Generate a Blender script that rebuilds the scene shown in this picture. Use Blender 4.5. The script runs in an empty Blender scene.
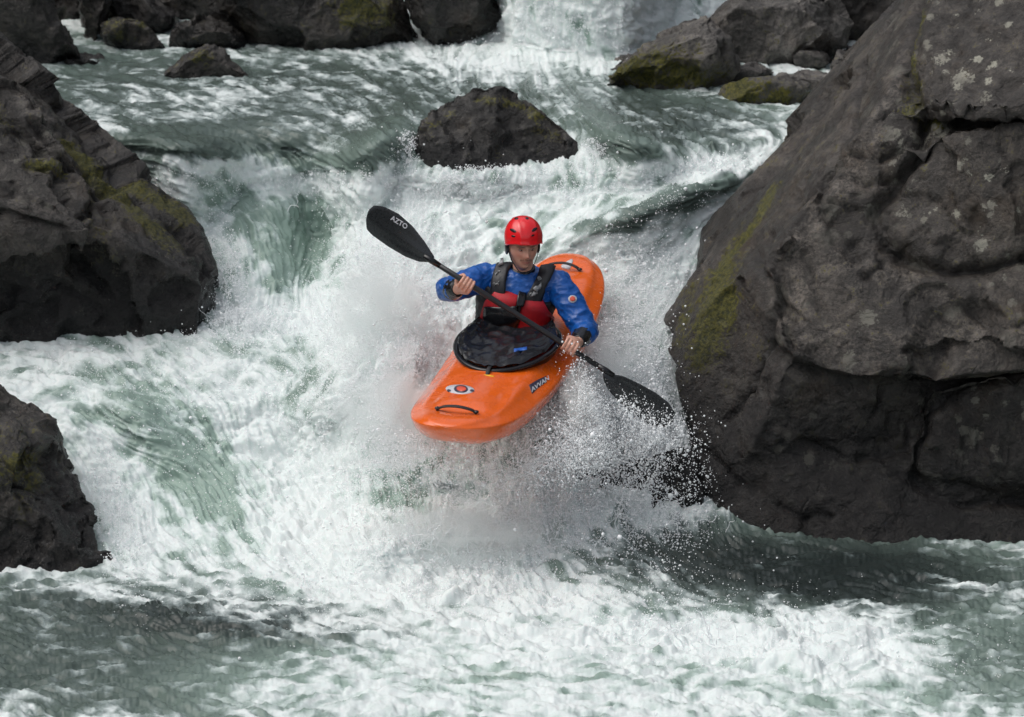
import bpy, bmesh, math, random
import numpy as np
from mathutils import Vector, Matrix
from mathutils.bvhtree import BVHTree

# ------------------------------------------------------------------ camera, sky, sun
scene = bpy.context.scene
COL = scene.collection
H = 5.4
PITCH = math.radians(14.0)
FPX = 3330.0
cam_d = bpy.data.cameras.new("camera")
cam = bpy.data.objects.new("camera", cam_d)
COL.objects.link(cam)
cam.location = (0, 0, H)
cam.rotation_euler = (math.radians(90) - PITCH, 0, 0)
cam_d.sensor_width = 36.0
cam_d.lens = FPX * 36.0 / 1024.0
cam_d.clip_end = 2000.0
cam_d.dof.use_dof = True
cam_d.dof.focus_distance = 18.2
cam_d.dof.aperture_fstop = 3.2
scene.camera = cam
scene.cycles.max_bounces = 10
scene.cycles.diffuse_bounces = 4
scene.cycles.volume_bounces = 5

world = bpy.data.worlds.new("World")
scene.world = world
world.use_nodes = True
wn = world.node_tree
wn.nodes.clear()
w_out = wn.nodes.new("ShaderNodeOutputWorld")
w_bg = wn.nodes.new("ShaderNodeBackground")
w_sky = wn.nodes.new("ShaderNodeTexSky")
w_sky.sky_type = 'NISHITA'
w_sky.sun_disc = False
SUN_EL, SUN_AZ = math.radians(56), math.radians(-98)
w_sky.sun_elevation = SUN_EL
w_sky.sun_rotation = SUN_AZ
w_sky.air_density = 1.0
w_sky.dust_density = 4.0
w_hs = wn.nodes.new("ShaderNodeHueSaturation")
w_hs.inputs['Saturation'].default_value = 0.38
w_bg.inputs['Strength'].default_value = 0.15
wn.links.new(w_sky.outputs[0], w_hs.inputs['Color'])
wn.links.new(w_hs.outputs[0], w_bg.inputs[0])
wn.links.new(w_bg.outputs[0], w_out.inputs[0])

sun_d = bpy.data.lights.new("sun", 'SUN')
sun_d.energy = 1.15
sun_d.angle = math.radians(75)
sun_d.color = (1.0, 0.97, 0.93)
sun = bpy.data.objects.new("sun", sun_d)
COL.objects.link(sun)
# the light comes down from behind and left of the view
sdir = Vector((math.sin(SUN_AZ) * math.cos(SUN_EL), math.cos(SUN_AZ) * math.cos(SUN_EL), math.sin(SUN_EL)))
sun.rotation_euler = sdir.to_track_quat('Z', 'Y').to_euler()
sun.location = (0, 0, 30)

scene.view_settings.view_transform = 'Standard'
scene.view_settings.look = 'None'
scene.view_settings.exposure = 0.0
scene.view_settings.gamma = 1.0
scene.view_settings.use_curve_mapping = False

# ------------------------------------------------------------------ maths helpers
CF = np.array([0, math.cos(PITCH), -math.sin(PITCH)])
CU = np.array([0, math.sin(PITCH), math.cos(PITCH)])
CR = np.array([1.0, 0, 0])
CAMP = np.array([0, 0, H])


def ray(px, py):
    return CF + (px - 512.0) / FPX * CR - (py - 358.5) / FPX * CU


def P(px, py, Y):
    d = ray(px, py)
    return CAMP + d * (Y / d[1])


def PV(px, py, Y):
    return Vector(P(px, py, Y))


def _hash(ix, iy, iz, seed):
    h = (ix.astype(np.int64) * 374761393 + iy.astype(np.int64) * 668265263 + iz.astype(np.int64) * 2147483647 * 3 + seed * 974634777) & 0xffffffff
    h = ((h ^ (h >> 13)) * 1274126177) & 0xffffffff
    h = (h ^ (h >> 16)) & 0xffffffff
    return h


_G = np.random.RandomState(5).normal(size=(256, 3)).astype(np.float32)
_G /= np.linalg.norm(_G, axis=1)[:, None]


def pnoise(p, seed=0):
    p = np.asarray(p, dtype=np.float32)
    i = np.floor(p)
    f = p - i
    i = i.astype(np.int64)
    u = f * f * f * (f * (f * 6 - 15) + 10)
    out = np.zeros(len(p), dtype=np.float32)
    for dx in (0, 1):
        wx = u[:, 0] if dx else 1 - u[:, 0]
        for dy in (0, 1):
            wy = u[:, 1] if dy else 1 - u[:, 1]
            for dz in (0, 1):
                wz = u[:, 2] if dz else 1 - u[:, 2]
                g = _G[_hash(i[:, 0] + dx, i[:, 1] + dy, i[:, 2] + dz, seed) & 255]
                dot = g[:, 0] * (f[:, 0] - dx) + g[:, 1] * (f[:, 1] - dy) + g[:, 2] * (f[:, 2] - dz)
                out += wx * wy * wz * dot
    return out * 1.6


def fbm(p, octv=4, seed=0, mode='n', gain=0.5, lac=2.03):
    a = 1.0
    tot = 0.0
    out = np.zeros(len(p), dtype=np.float32)
    q = np.asarray(p, dtype=np.float32).copy()
    for o in range(octv):
        n = pnoise(q, seed + o * 17)
        if mode == 'b':
            n = np.abs(n) * 2 - 0.6
        elif mode == 'r':
            n = 1 - np.abs(n) * 2.4
        out += a * n
        tot += a
        a *= gain
        q = q * lac + 13.7
    return out / tot


def sstep(a, b, x):
    t = np.clip((x - a) / (b - a), 0, 1)
    return t * t * (3 - 2 * t)


# ------------------------------------------------------------------ object helpers
def props(o, label=None, cat=None, group=None, kind=None):
    if label: o['label'] = label
    if cat: o['category'] = cat
    if group: o['group'] = group
    if kind: o['kind'] = kind
    return o


def mesh_obj(name, verts, faces, mat=None, parent=None, smooth=True, origin=None, attrs=None):
    verts = np.asarray(verts, dtype=np.float64)
    me = bpy.data.meshes.new(name)
    if origin is not None:
        verts = verts - np.asarray(origin)
    if isinstance(faces, np.ndarray) and len(faces):
        k = faces.shape[1]
        me.vertices.add(len(verts))
        me.vertices.foreach_set('co', verts.astype(np.float32).ravel())
        me.loops.add(faces.size)
        me.loops.foreach_set('vertex_index', faces.astype(np.int32).ravel())
        me.polygons.add(len(faces))
        me.polygons.foreach_set('loop_start', np.arange(0, faces.size, k, dtype=np.int32))
        me.polygons.foreach_set('loop_total', np.full(len(faces), k, dtype=np.int32))
        me.update(calc_edges=True)
    else:
        me.from_pydata([tuple(v) for v in verts], [], [tuple(f) for f in faces])
        me.update()
    if smooth:
        me.polygons.foreach_set('use_smooth', np.ones(len(me.polygons), dtype=bool))
    if attrs:
        for k, v in attrs.items():
            at = me.attributes.new(k, 'FLOAT', 'POINT')
            at.data.foreach_set('value', np.asarray(v, dtype=np.float32))
    o = bpy.data.objects.new(name, me)
    COL.objects.link(o)
    if mat: me.materials.append(mat)
    if origin is not None: o.location = Vector(origin)
    if parent:
        o.parent = parent
        q = parent
        while q is not None:
            o.location = o.location - q.location
            q = q.parent
    return o


def empty(name, loc):
    o = bpy.data.objects.new(name, None)
    COL.objects.link(o)
    o.location = Vector(loc)
    o.empty_display_size = 0.2
    return o


def get_vf(me):
    n = len(me.vertices)
    v = np.empty(n * 3, dtype=np.float32)
    me.vertices.foreach_get('co', v)
    nn = np.empty(n * 3, dtype=np.float32)
    me.vertices.foreach_get('normal', nn)
    return v.reshape(-1, 3), nn.reshape(-1, 3)


def remesh(verts, faces, voxel, smooth=0, sfac=0.5):
    """voxel union of all closed shells in one mesh; returns a new mesh datablock"""
    me = bpy.data.meshes.new("tmp")
    me.from_pydata([tuple(v) for v in verts], [], [tuple(f) for f in faces])
    me.update()
    o = bpy.data.objects.new("tmp", me)
    COL.objects.link(o)
    m = o.modifiers.new("r", 'REMESH')
    m.mode = 'VOXEL'
    m.voxel_size = voxel
    m.use_smooth_shade = True
    if smooth:
        s = o.modifiers.new("s", 'SMOOTH')
        s.iterations = smooth
        s.factor = sfac
    dg = bpy.context.evaluated_depsgraph_get()
    ev = o.evaluated_get(dg)
    res = bpy.data.meshes.new_from_object(ev)
    bpy.data.objects.remove(o)
    bpy.data.meshes.remove(me)
    return res


def hull(pts):
    bm = bmesh.new()
    for p in pts: bm.verts.new(tuple(p))
    bmesh.ops.convex_hull(bm, input=bm.verts, use_existing_faces=False)
    loose = [v for v in bm.verts if not v.link_faces]
    bmesh.ops.delete(bm, geom=loose, context='VERTS')
    bmesh.ops.recalc_face_normals(bm, faces=bm.faces)
    bm.verts.ensure_lookup_table()
    for i, v in enumerate(bm.verts): v.index = i
    V = [tuple(v.co) for v in bm.verts]
    F = [tuple(v.index for v in f.verts) for f in bm.faces]
    bm.free()
    return V, F


class Shells:
    """collects closed shells"""
    def __init__(s):
        s.V, s.F = [], []

    def add(s, V, F):
        b = len(s.V)
        s.V += [tuple(v) for v in V]
        s.F += [tuple(i + b for i in f) for f in F]
        return s

    def hull(s, pts):
        V, F = hull(pts)
        return s.add(V, F)

    def ball(s, c, r, n=12, frame=None):
        """ellipsoid; r scalar or 3-tuple along frame columns"""
        c = np.asarray(c, float)
        r = np.ones(3) * r if np.isscalar(r) else np.asarray(r, float)
        M = np.eye(3) if frame is None else np.asarray(frame, float)
        V = [c + M @ np.array([0, 0, -r[2]])]
        for i in range(1, n):
            ph = math.pi * i / n - math.pi / 2
            for j in range(2 * n):
                th = math.pi * j / n
                V.append(c + M @ np.array([r[0] * math.cos(ph) * math.cos(th), r[1] * math.cos(ph) * math.sin(th), r[2] * math.sin(ph)]))
        V.append(c + M @ np.array([0, 0, r[2]]))
        F = []
        m = 2 * n
        for j in range(m): F.append((0, 1 + (j + 1) % m, 1 + j))
        for i in range(n - 2):
            for j in range(m):
                a = 1 + i * m + j
                b = 1 + i * m + (j + 1) % m
                F.append((a, b, b + m, a + m))
        e = len(V) - 1
        for j in range(m): F.append((e, 1 + (n - 2) * m + j, 1 + (n - 2) * m + (j + 1) % m))
        return s.add(V, F)

    def tube(s, pts, radii, n=16, side=None, cap=True):
        """lofted tube; radii scalars or (a,b) pairs, a along 'side' vector"""
        V, F = loft(pts, radii, n, side)
        return s.add(V, F)


def loft(pts, radii, n=16, side=None):
    pts = [np.asarray(p, float) for p in pts]
    V, F = [], []
    prev = None
    k = len(pts)
    for i, p in enumerate(pts):
        t = pts[min(i + 1, k - 1)] - pts[max(i - 1, 0)]
        t /= np.linalg.norm(t)
        if side is not None:
            a = np.asarray(side[i] if isinstance(side, list) else side, float)
        else:
            a = prev if prev is not None else (np.array([0, 0, 1.0]) if abs(t[2]) < 0.9 else np.array([1.0, 0, 0]))
        a = a - t * np.dot(a, t)
        a /= np.linalg.norm(a)
        prev = a
        b = np.cross(t, a)
        ra, rb = (radii[i], radii[i]) if np.isscalar(radii[i]) else radii[i]
        for j in range(n):
            th = 2 * math.pi * j / n
            V.append(p + a * ra * math.cos(th) + b * rb * math.sin(th))
    for i in range(k - 1):
        for j in range(n):
            F.append((i * n + j, i * n + (j + 1) % n, (i + 1) * n + (j + 1) % n, (i + 1) * n + j))
    F.append(tuple(reversed(range(n))))
    F.append(tuple(range((k - 1) * n, k * n)))
    return V, F


# ------------------------------------------------------------------ node helpers
def new_mat(name):
    m = bpy.data.materials.new(name)
    m.use_nodes = True
    nt = m.node_tree
    b = nt.nodes['Principled BSDF']
    return m, nt, b


def nd(nt, typ, **kw):
    n = nt.nodes.new(typ)
    for k, v in kw.items():
        if k in n.inputs: n.inputs[k].default_value = v
        else: setattr(n, k, v)
    return n


def mixc(nt, fac, a, b):
    n = nt.nodes.new('ShaderNodeMix')
    n.data_type = 'RGBA'
    for sock, v in ((n.inputs[0], fac), (n.inputs[6], a), (n.inputs[7], b)):
        if isinstance(v, (int, float)): sock.default_value = v
        elif isinstance(v, tuple): sock.default_value = v + ((1,) if len(v) == 3 else ())
        else: nt.links.new(v, sock)
    return n.outputs[2]


def mth(nt, op, a, b=None, clamp=False):
    n = nt.nodes.new('ShaderNodeMath')
    n.operation = op
    n.use_clamp = clamp
    for i, v in enumerate((a, b)):
        if v is None: continue
        if isinstance(v, (int, float)): n.inputs[i].default_value = v
        else: nt.links.new(v, n.inputs[i])
    return n.outputs[0]


def mrange(nt, v, a, b, c=0.0, d=1.0, smooth=True):
    n = nt.nodes.new('ShaderNodeMapRange')
    n.interpolation_type = 'SMOOTHSTEP' if smooth else 'LINEAR'
    nt.links.new(v, n.inputs[0])
    for i, x in enumerate((a, b, c, d)): n.inputs[i + 1].default_value = x
    return n.outputs[0]


def noise_n(nt, scale, detail=4, rough=0.55, vec=None, dist=0.0):
    n = nt.nodes.new('ShaderNodeTexNoise')
    n.inputs['Scale'].default_value = scale
    n.inputs['Detail'].default_value = detail
    n.inputs['Roughness'].default_value = rough
    n.inputs['Distortion'].default_value = dist
    if vec: nt.links.new(vec, n.inputs['Vector'])
    return n.outputs['Fac']


def attr(nt, name):
    n = nt.nodes.new('ShaderNodeAttribute')
    n.attribute_name = name
    return n.outputs['Fac']


def bump(nt, h, strength, dist, normal=None):
    n = nt.nodes.new('ShaderNodeBump')
    n.inputs['Strength'].default_value = strength
    n.inputs['Distance'].default_value = dist
    nt.links.new(h, n.inputs['Height'])
    if normal: nt.links.new(normal, n.inputs['Normal'])
    return n.outputs['Normal']


def simple_mat(name, col, rough=0.5, metal=0.0, nscale=30, namp=0.12, bumpd=0.0, coat=0.0, spec=0.5):
    m, nt, b = new_mat(name)
    tc = nt.nodes.new('ShaderNodeTexCoord').outputs['Object']
    nz = noise_n(nt, nscale, 4, 0.6, tc)
    dark = tuple(c * (1 - namp * 1.6) for c in col)
    lite = tuple(min(1, c * (1 + namp)) for c in col)
    nt.links.new(mixc(nt, nz, dark, lite), b.inputs['Base Color'])
    nt.links.new(mrange(nt, nz, 0.3, 0.7, rough * 0.8, min(1, rough * 1.2)), b.inputs['Roughness'])
    b.inputs['Metallic'].default_value = metal
    b.inputs['Coat Weight'].default_value = coat
    b.inputs['Coat Roughness'].default_value = 0.08
    b.inputs['Specular IOR Level'].default_value = spec
    if bumpd:
        nt.links.new(bump(nt, nz, 0.6, bumpd), b.inputs['Normal'])
    return m
# ------------------------------------------------------------------ river surface
T_ROWS = [-300, -80, 0, 45, 90, 130, 160, 200, 250, 300, 350, 400, 450, 500, 550, 600, 717, 950, 1200]
T_COLS = [-600, 60, 180, 300, 420, 520, 620, 720, 850, 1700]
T_Z = [
    [2.3, 2.3, 2.3, 2.3, 3.0, 3.6, 3.6, 3.2, 2.3, 2.3],      # -300
    [1.9, 1.9, 1.9, 1.9, 2.2, 2.75, 2.8, 2.5, 1.9, 1.9],     # -80
    [1.84, 1.84, 1.84, 1.84, 1.9, 2.16, 2.18, 2.05, 1.85, 1.85],     # 0
    [1.82, 1.82, 1.82, 1.82, 1.83, 1.86, 1.88, 1.85, 1.82, 1.82],    # 45
    [1.78, 1.80, 1.80, 1.80, 1.80, 1.80, 1.80, 1.80, 1.78, 1.78],    # 90
    [1.70, 1.72, 1.72, 1.72, 1.74, 1.75, 1.76, 1.74, 1.74, 1.7],     # 130
    [1.55, 1.55, 1.58, 1.56, 1.62, 1.62, 1.66, 1.64, 1.6, 1.6],      # 160
    [1.30, 1.30, 1.34, 1.32, 1.40, 1.42, 1.46, 1.46, 1.4, 1.4],      # 200
    [1.05, 1.05, 1.10, 1.10, 1.19, 1.20, 1.24, 1.22, 1.1, 1.1],      # 250
    [0.86, 0.86, 0.90, 0.88, 0.98, 0.98, 1.00, 0.98, 0.8, 0.8],      # 300
    [0.70, 0.71, 0.72, 0.74, 0.86, 0.84, 0.84, 0.80, 0.5, 0.5],      # 350
    [0.56, 0.58, 0.56, 0.56, 0.68, 0.68, 0.64, 0.55, 0.3, 0.3],      # 400
    [0.36, 0.38, 0.34, 0.36, 0.47, 0.46, 0.42, 0.32, 0.2, 0.2],      # 450
    [0.18, 0.18, 0.17, 0.20, 0.28, 0.27, 0.22, 0.15, 0.1, 0.1],      # 500
    [0.05, 0.05, 0.05, 0.08, 0.12, 0.12, 0.06, 0.03, 0.0, 0.0],      # 550
    [0.00, 0.00, 0.01, 0.03, 0.05, 0.04, 0.02, 0.0, 0.0, 0.0],       # 600
    [0.0] * 10, [0.0] * 10, [0.0] * 10]


def interp_table(rows, cols, px, py):
    """smooth (Catmull-Rom-like, monotone) interpolation through both axes"""
    T = np.array(T_Z)
    def pch(x, y, xi):
        # monotone cubic along axis 0, y: (n, m)
        h = np.diff(x)[:, None]
        d = np.diff(y, axis=0) / h
        m = np.zeros_like(y)
        m[1:-1] = np.where(d[:-1] * d[1:] > 0, 2 * d[:-1] * d[1:] / (d[:-1] + d[1:] + 1e-12), 0)
        m[0], m[-1] = d[0], d[-1]
        k = np.clip(np.searchsorted(x, xi) - 1, 0, len(x) - 2)
        t = ((xi - x[k]) / (x[k + 1] - x[k]))[:, None]
        hh = (x[k + 1] - x[k])[:, None]
        return ((2 * t**3 - 3 * t**2 + 1) * y[k] + (t**3 - 2 * t**2 + t) * hh * m[k]
                + (-2 * t**3 + 3 * t**2) * y[k + 1] + (t**3 - t**2) * hh * m[k + 1])
    A = pch(np.array(rows, float), T, py)            # (len(py), ncols)
    B = pch(np.array(cols, float), A.T.copy(), px)   # (len(px), len(py))
    return B.T


STEP = 1.3
gx = np.concatenate([np.linspace(-600, -60, 60)[:-1], np.arange(-60, 1085, STEP), np.linspace(1090, 1700, 60)])
gy = np.concatenate([np.linspace(-300, -24, 50)[:-1], np.arange(-24, 745, STEP), np.linspace(750, 1200, 90)])
NX, NY = len(gx), len(gy)
GX, GY = np.meshgrid(gx, gy)
Z0 = interp_table(T_ROWS, T_COLS, gx, gy)


def bl(px, py, rx, ry, ang=0.0, X=None, Y=None, p=2.0):
    """soft elliptical footprint"""
    X = GX if X is None else X
    Y = GY if Y is None else Y
    c, s = math.cos(math.radians(ang)), math.sin(math.radians(ang))
    dx, dy = X - px, Y - py
    u = (dx * c + dy * s) / rx
    v = (-dx * s + dy * c) / ry
    return np.exp(-((u * u + v * v) ** (p / 2)))


# broad swells and hollows of the current
for a in [(185, 146, 60, 14, 8, .09), (372, 146, 50, 20, -35, .08), (630, 138, 55, 18, 20, .09), (250, 150, 40, 14, 10, -.03), (480, 178, 60, 12, 0, .03),
          (315, 245, 28, 55, 5, -.10), (395, 330, 50, 70, 10, .10), (650, 208, 80, 12, -20, .08), (380, 545, 60, 22, 0, .10),
          (300, 470, 60, 40, 35, -.04), (150, 430, 70, 20, 40, .05), (620, 600, 60, 20, 0, .05), (790, 650, 90, 22, 8, .05),
          (700, 700, 80, 20, 0, -.03), (420, 660, 90, 16, 0, -.04), (200, 620, 90, 14, 5, .05), (450, 500, 50, 18, 10, -.05), (330, 400, 30, 40, 25, .06)]:
    Z0 += a[5] * bl(*a[:5])
ty = (GY - 358.5) / FPX
slope = (math.sin(PITCH) + ty * math.cos(PITCH)) / (math.cos(PITCH) - ty * math.sin(PITCH))
YG = (H - Z0) / slope
YG = np.minimum.accumulate(YG - 0.0006 * np.arange(NY)[:, None], axis=0) + 0.0006 * np.arange(NY)[:, None] - 1e-4 * np.arange(NY)[:, None]
# soften the step along the rows
for _ in range(10):
    YG[1:-1] = 0.25 * YG[:-2] + 0.5 * YG[1:-1] + 0.25 * YG[2:]
ZG = H - YG * slope
dyr = math.cos(PITCH) - ty * math.sin(PITCH)
XG = (GX - 512) / FPX * (YG / dyr)
BASE = np.stack([XG, YG, ZG], -1)


def surf(px, py):
    """point of the smooth river surface seen at that pixel"""
    ix = np.clip(np.interp(px, gx, np.arange(NX)), 0, NX - 1.001)
    iy = np.clip(np.interp(py, gy, np.arange(NY)), 0, NY - 1.001)
    x0, y0 = np.floor(ix).astype(int), np.floor(iy).astype(int)
    fx, fy = (ix - x0)[..., None], (iy - y0)[..., None]
    return (BASE[y0, x0] * (1 - fx) * (1 - fy) + BASE[y0, x0 + 1] * fx * (1 - fy) + BASE[y0 + 1, x0] * (1 - fx) * fy + BASE[y0 + 1, x0 + 1] * fx * fy)


dU = np.gradient(BASE, axis=1)
dV = np.gradient(BASE, axis=0)
NRM = np.cross(dV, dU)
NRM /= np.linalg.norm(NRM, axis=-1, keepdims=True)
NRM[NRM[..., 2] < 0] *= -1

# flow over the surface (in grid coordinates)
FLOW = [(100, 80, 1, .15), (300, 70, 1, .2), (200, 120, 1, .35), (280, 110, .9, .5), (350, 140, .6, .6), (420, 80, .7, .5), (500, 80, .3, .9), (480, 55, -.4, .6), (560, 40, 0, 1),
        (620, 60, .2, 1), (620, 105, .9, .4), (680, 95, 1, .25), (650, 130, .9, .45), (720, 120, 1, .25), (580, 160, .2, 1),
        (740, 180, -1, .25), (640, 200, -1, .35), (560, 240, -.8, .6), (480, 200, -.7, .5), (400, 200, -.5, .7),
        (300, 180, .4, .6), (230, 200, .9, .8), (310, 240, .1, 1), (300, 300, .0, 1), (350, 280, -.3, 1), (400, 330, -.5, 1), (330, 400, -.4, 1),
        (60, 360, 1, .15), (150, 370, 1, .4), (150, 430, .7, .8), (220, 500, .6, .9), (240, 360, .8, .6), (300, 450, .6, .9), (400, 500, .1, 1), (480, 530, 0, 1),
        (110, 520, .3, 1), (80, 610, 1, .12), (250, 640, 1, .1), (300, 700, 1, -.05), (450, 620, .6, .2), (600, 560, .3, .3), (600, 660, 1, .0),
        (780, 580, 1, .12), (950, 600, 1, .15), (850, 660, 1, .2), (640, 300, -.2, 1), (620, 400, .1, 1), (650, 480, 0, 1), (680, 380, .1, 1), (950, 700, 1, .1)]
fw = np.zeros_like(GX)
fu = np.zeros_like(GX)
fv = np.zeros_like(GX)
for (x, y, u, v) in FLOW:
    w = 1.0 / (((GX - x) ** 2 + ((GY - y) * 1.4) ** 2) / 60.0 ** 2 + 0.15) ** 2
    n = math.hypot(u, v)
    fu += w * u / n
    fv += w * v / n
# eddies
wsp = BASE.reshape(-1, 3)
e1 = pnoise(wsp * 2.2, 91).reshape(NY, NX)
fn = np.sqrt(fu**2 + fv**2) + 1e-9
ang = np.arctan2(fv, fu) + e1 * 0.7
fu, fv = np.cos(ang), np.sin(ang)


def bilin(A, x, y):
    x = np.clip(x, 0, NX - 1.001)
    y = np.clip(y, 0, NY - 1.001)
    x0 = x.astype(np.int32)
    y0 = y.astype(np.int32)
    fx = (x - x0).astype(np.float32)
    fy = (y - y0).astype(np.float32)
    i = y0 * NX + x0
    A = A.ravel()
    return (A[i] * (1 - fx) + A[i + 1] * fx) * (1 - fy) + (A[i + NX] * (1 - fx) + A[i + NX + 1] * fx) * fy


def lic(src, steps, h=1.0):
    acc = src.astype(np.float32).copy()
    wt = 1.0
    fu32, fv32 = fu.astype(np.float32), fv.astype(np.float32)
    II, JJ = np.meshgrid(np.arange(NX, dtype=np.float32), np.arange(NY, dtype=np.float32))
    for sgn in (1, -1):
        x, y = II.copy(), JJ.copy()
        for k in range(steps):
            du, dv = bilin(fu32, x, y), bilin(fv32, x, y)
            x += sgn * h * du
            y += sgn * h * dv * 0.8
            w = 1 - (k + 1) / (steps + 1)
            acc += w * bilin(src, x, y)
            wt += w
    acc /= wt
    return (acc - acc.mean()) / (acc.std() + 1e-9)


# image-scale noise sources (in grid units so the eddies keep a steady size)
def gnoise(scale, seed, sy=0.65):
    q = np.stack([GX.ravel() / scale, GY.ravel() / (scale * sy), np.full(GX.size, seed * 7.31)], -1)
    return pnoise(q, seed).reshape(NY, NX)


L1 = lic(gnoise(3.2, 3), 7, 1.3)
L2 = lic(gnoise(8, 4), 12, 1.8)
L3 = lic(gnoise(20, 8), 14, 2.6)

# foam cover (0 clear water, 1 solid white water) and tone of the clear water (0 pale green, 1 dark)
wx = fbm(wsp * 3.0, 3, 31).reshape(NY, NX) * 22
wy = fbm(wsp * 3.0, 3, 57).reshape(NY, NX) * 14
QX, QY = GX + wx, GY + wy
FO = np.full_like(GX, 0.62)
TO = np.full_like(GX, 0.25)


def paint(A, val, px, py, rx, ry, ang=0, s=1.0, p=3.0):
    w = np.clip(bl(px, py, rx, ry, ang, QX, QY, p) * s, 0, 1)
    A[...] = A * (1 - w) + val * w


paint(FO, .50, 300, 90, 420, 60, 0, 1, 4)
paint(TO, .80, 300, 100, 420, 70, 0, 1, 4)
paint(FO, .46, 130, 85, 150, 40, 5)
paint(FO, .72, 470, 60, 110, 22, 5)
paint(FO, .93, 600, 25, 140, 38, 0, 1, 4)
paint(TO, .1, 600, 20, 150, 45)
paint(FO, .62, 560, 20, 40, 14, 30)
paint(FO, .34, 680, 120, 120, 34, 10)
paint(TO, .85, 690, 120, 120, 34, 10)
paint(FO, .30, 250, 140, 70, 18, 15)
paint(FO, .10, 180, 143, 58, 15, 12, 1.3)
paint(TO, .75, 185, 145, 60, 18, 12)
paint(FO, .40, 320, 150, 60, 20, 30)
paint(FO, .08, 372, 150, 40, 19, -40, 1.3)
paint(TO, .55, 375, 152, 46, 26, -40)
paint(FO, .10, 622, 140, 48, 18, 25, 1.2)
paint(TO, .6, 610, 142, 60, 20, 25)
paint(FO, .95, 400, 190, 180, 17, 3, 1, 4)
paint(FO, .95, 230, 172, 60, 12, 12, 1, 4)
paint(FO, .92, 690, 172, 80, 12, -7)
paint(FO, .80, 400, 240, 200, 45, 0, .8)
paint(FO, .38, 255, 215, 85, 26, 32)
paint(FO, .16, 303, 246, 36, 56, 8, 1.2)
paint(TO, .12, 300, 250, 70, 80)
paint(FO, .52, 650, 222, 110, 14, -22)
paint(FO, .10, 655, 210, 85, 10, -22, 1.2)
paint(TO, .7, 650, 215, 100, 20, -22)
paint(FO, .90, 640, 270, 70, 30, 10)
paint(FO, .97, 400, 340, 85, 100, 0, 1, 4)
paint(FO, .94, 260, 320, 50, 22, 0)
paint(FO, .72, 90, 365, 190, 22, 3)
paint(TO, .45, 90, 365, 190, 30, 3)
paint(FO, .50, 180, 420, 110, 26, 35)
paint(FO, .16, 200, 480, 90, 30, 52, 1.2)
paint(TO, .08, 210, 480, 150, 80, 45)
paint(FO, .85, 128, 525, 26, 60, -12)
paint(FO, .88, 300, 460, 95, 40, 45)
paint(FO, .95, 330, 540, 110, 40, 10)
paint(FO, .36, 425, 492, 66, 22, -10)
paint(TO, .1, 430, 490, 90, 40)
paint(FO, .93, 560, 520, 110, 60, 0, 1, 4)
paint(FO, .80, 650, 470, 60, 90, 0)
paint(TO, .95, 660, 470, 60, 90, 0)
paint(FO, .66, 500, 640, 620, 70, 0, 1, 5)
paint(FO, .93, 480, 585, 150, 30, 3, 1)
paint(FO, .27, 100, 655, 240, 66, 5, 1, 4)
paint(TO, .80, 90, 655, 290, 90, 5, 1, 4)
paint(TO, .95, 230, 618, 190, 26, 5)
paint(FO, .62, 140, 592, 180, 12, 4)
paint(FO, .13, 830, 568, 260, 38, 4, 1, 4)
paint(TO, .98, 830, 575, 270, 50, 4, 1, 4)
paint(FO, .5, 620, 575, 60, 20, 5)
paint(FO, .76, 780, 655, 300, 32, 5, 1, 4)
paint(FO, .95, 760, 640, 150, 20, 4)
paint(FO, .62, 480, 690, 200, 30, 0)
paint(TO, .15, 520, 690, 330, 50, 0, 1, 4)
paint(TO, .2, 850, 690, 300, 40)
paint(FO, .66, 850, 705, 260, 20)
paint(FO, .30, 1010, 655, 90, 60, 0)
paint(TO, .6, 1010, 655, 90, 60, 0)
paint(FO, .60, 980, 590, 90, 10, 8)

nz1 = fbm(wsp * 7.0 + 0.25 * pnoise(wsp * 9, 7)[:, None], 5, 201, 'n', 0.6).reshape(NY, NX)
nz2 = fbm(wsp * 26.0, 3, 301, 'b').reshape(NY, NX)
# relief: choppy where clear, cauliflower lumps where white
wq = wsp + 0.10 * np.stack([pnoise(wsp * 3 + 5 * k, 40 + k) for k in range(3)], -1)
lump = fbm(wq * np.array([4.4, 4.4, 4.4]), 4, 401, 'b', 0.55).reshape(NY, NX)
chop2 = fbm(wq * np.array([9.0, 17.0, 17.0]), 3, 461, 'r', 0.6).reshape(NY, NX)
chop = fbm(wq * np.array([3.2, 6.5, 6.5]), 3, 451, 'r', 0.5).reshape(NY, NX)
fine = fbm(wsp * 22.0, 3, 471, 'b', 0.6).reshape(NY, NX)
inten = 0.35 + 0.65 * sstep(.5, .95, FO)
calm = 1 - 0.25 * np.clip(bl(250, 90, 500, 60, 0, p=4), 0, 1)
gr1 = gnoise(2.2, 71, 0.8)
lace = fbm(wq * np.array([8.0, 8, 8]) + .35 * pnoise(wq * 5, 77)[:, None], 3, 481, 'r', .55).reshape(NY, NX)
LC = lic(lace, 4, 1.3)
nz3 = fbm(wsp * 3.2, 3, 221).reshape(NY, NX)
softm = 1 - sstep(.80, .97, FO)
glass = 1 - sstep(.16, .42, FO)          # tongues of unbroken water: smooth, with long thin foam threads
mix = FO + (0.018 * L1 + 0.032 * L2) * softm + 0.05 * L3 + 0.20 * nz1 + 0.16 * nz3 + 0.02 * gr1 + 0.085 * LC * softm + (0.10 * chop.reshape(NY, NX) + 0.12 * chop2.reshape(NY, NX)) * (1 - FO)
nzf = fbm(wq * np.array([11.0, 15.0, 15.0]), 4, 231, 'n', .6).reshape(NY, NX)
upm = sstep(170, 110, GY)
mix += upm * (0.20 * nzf - 0.10 * nz1 - 0.08 * nz3) + 0.08 * nzf * softm
foam = sstep(0.12, 1.0, mix)
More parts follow.
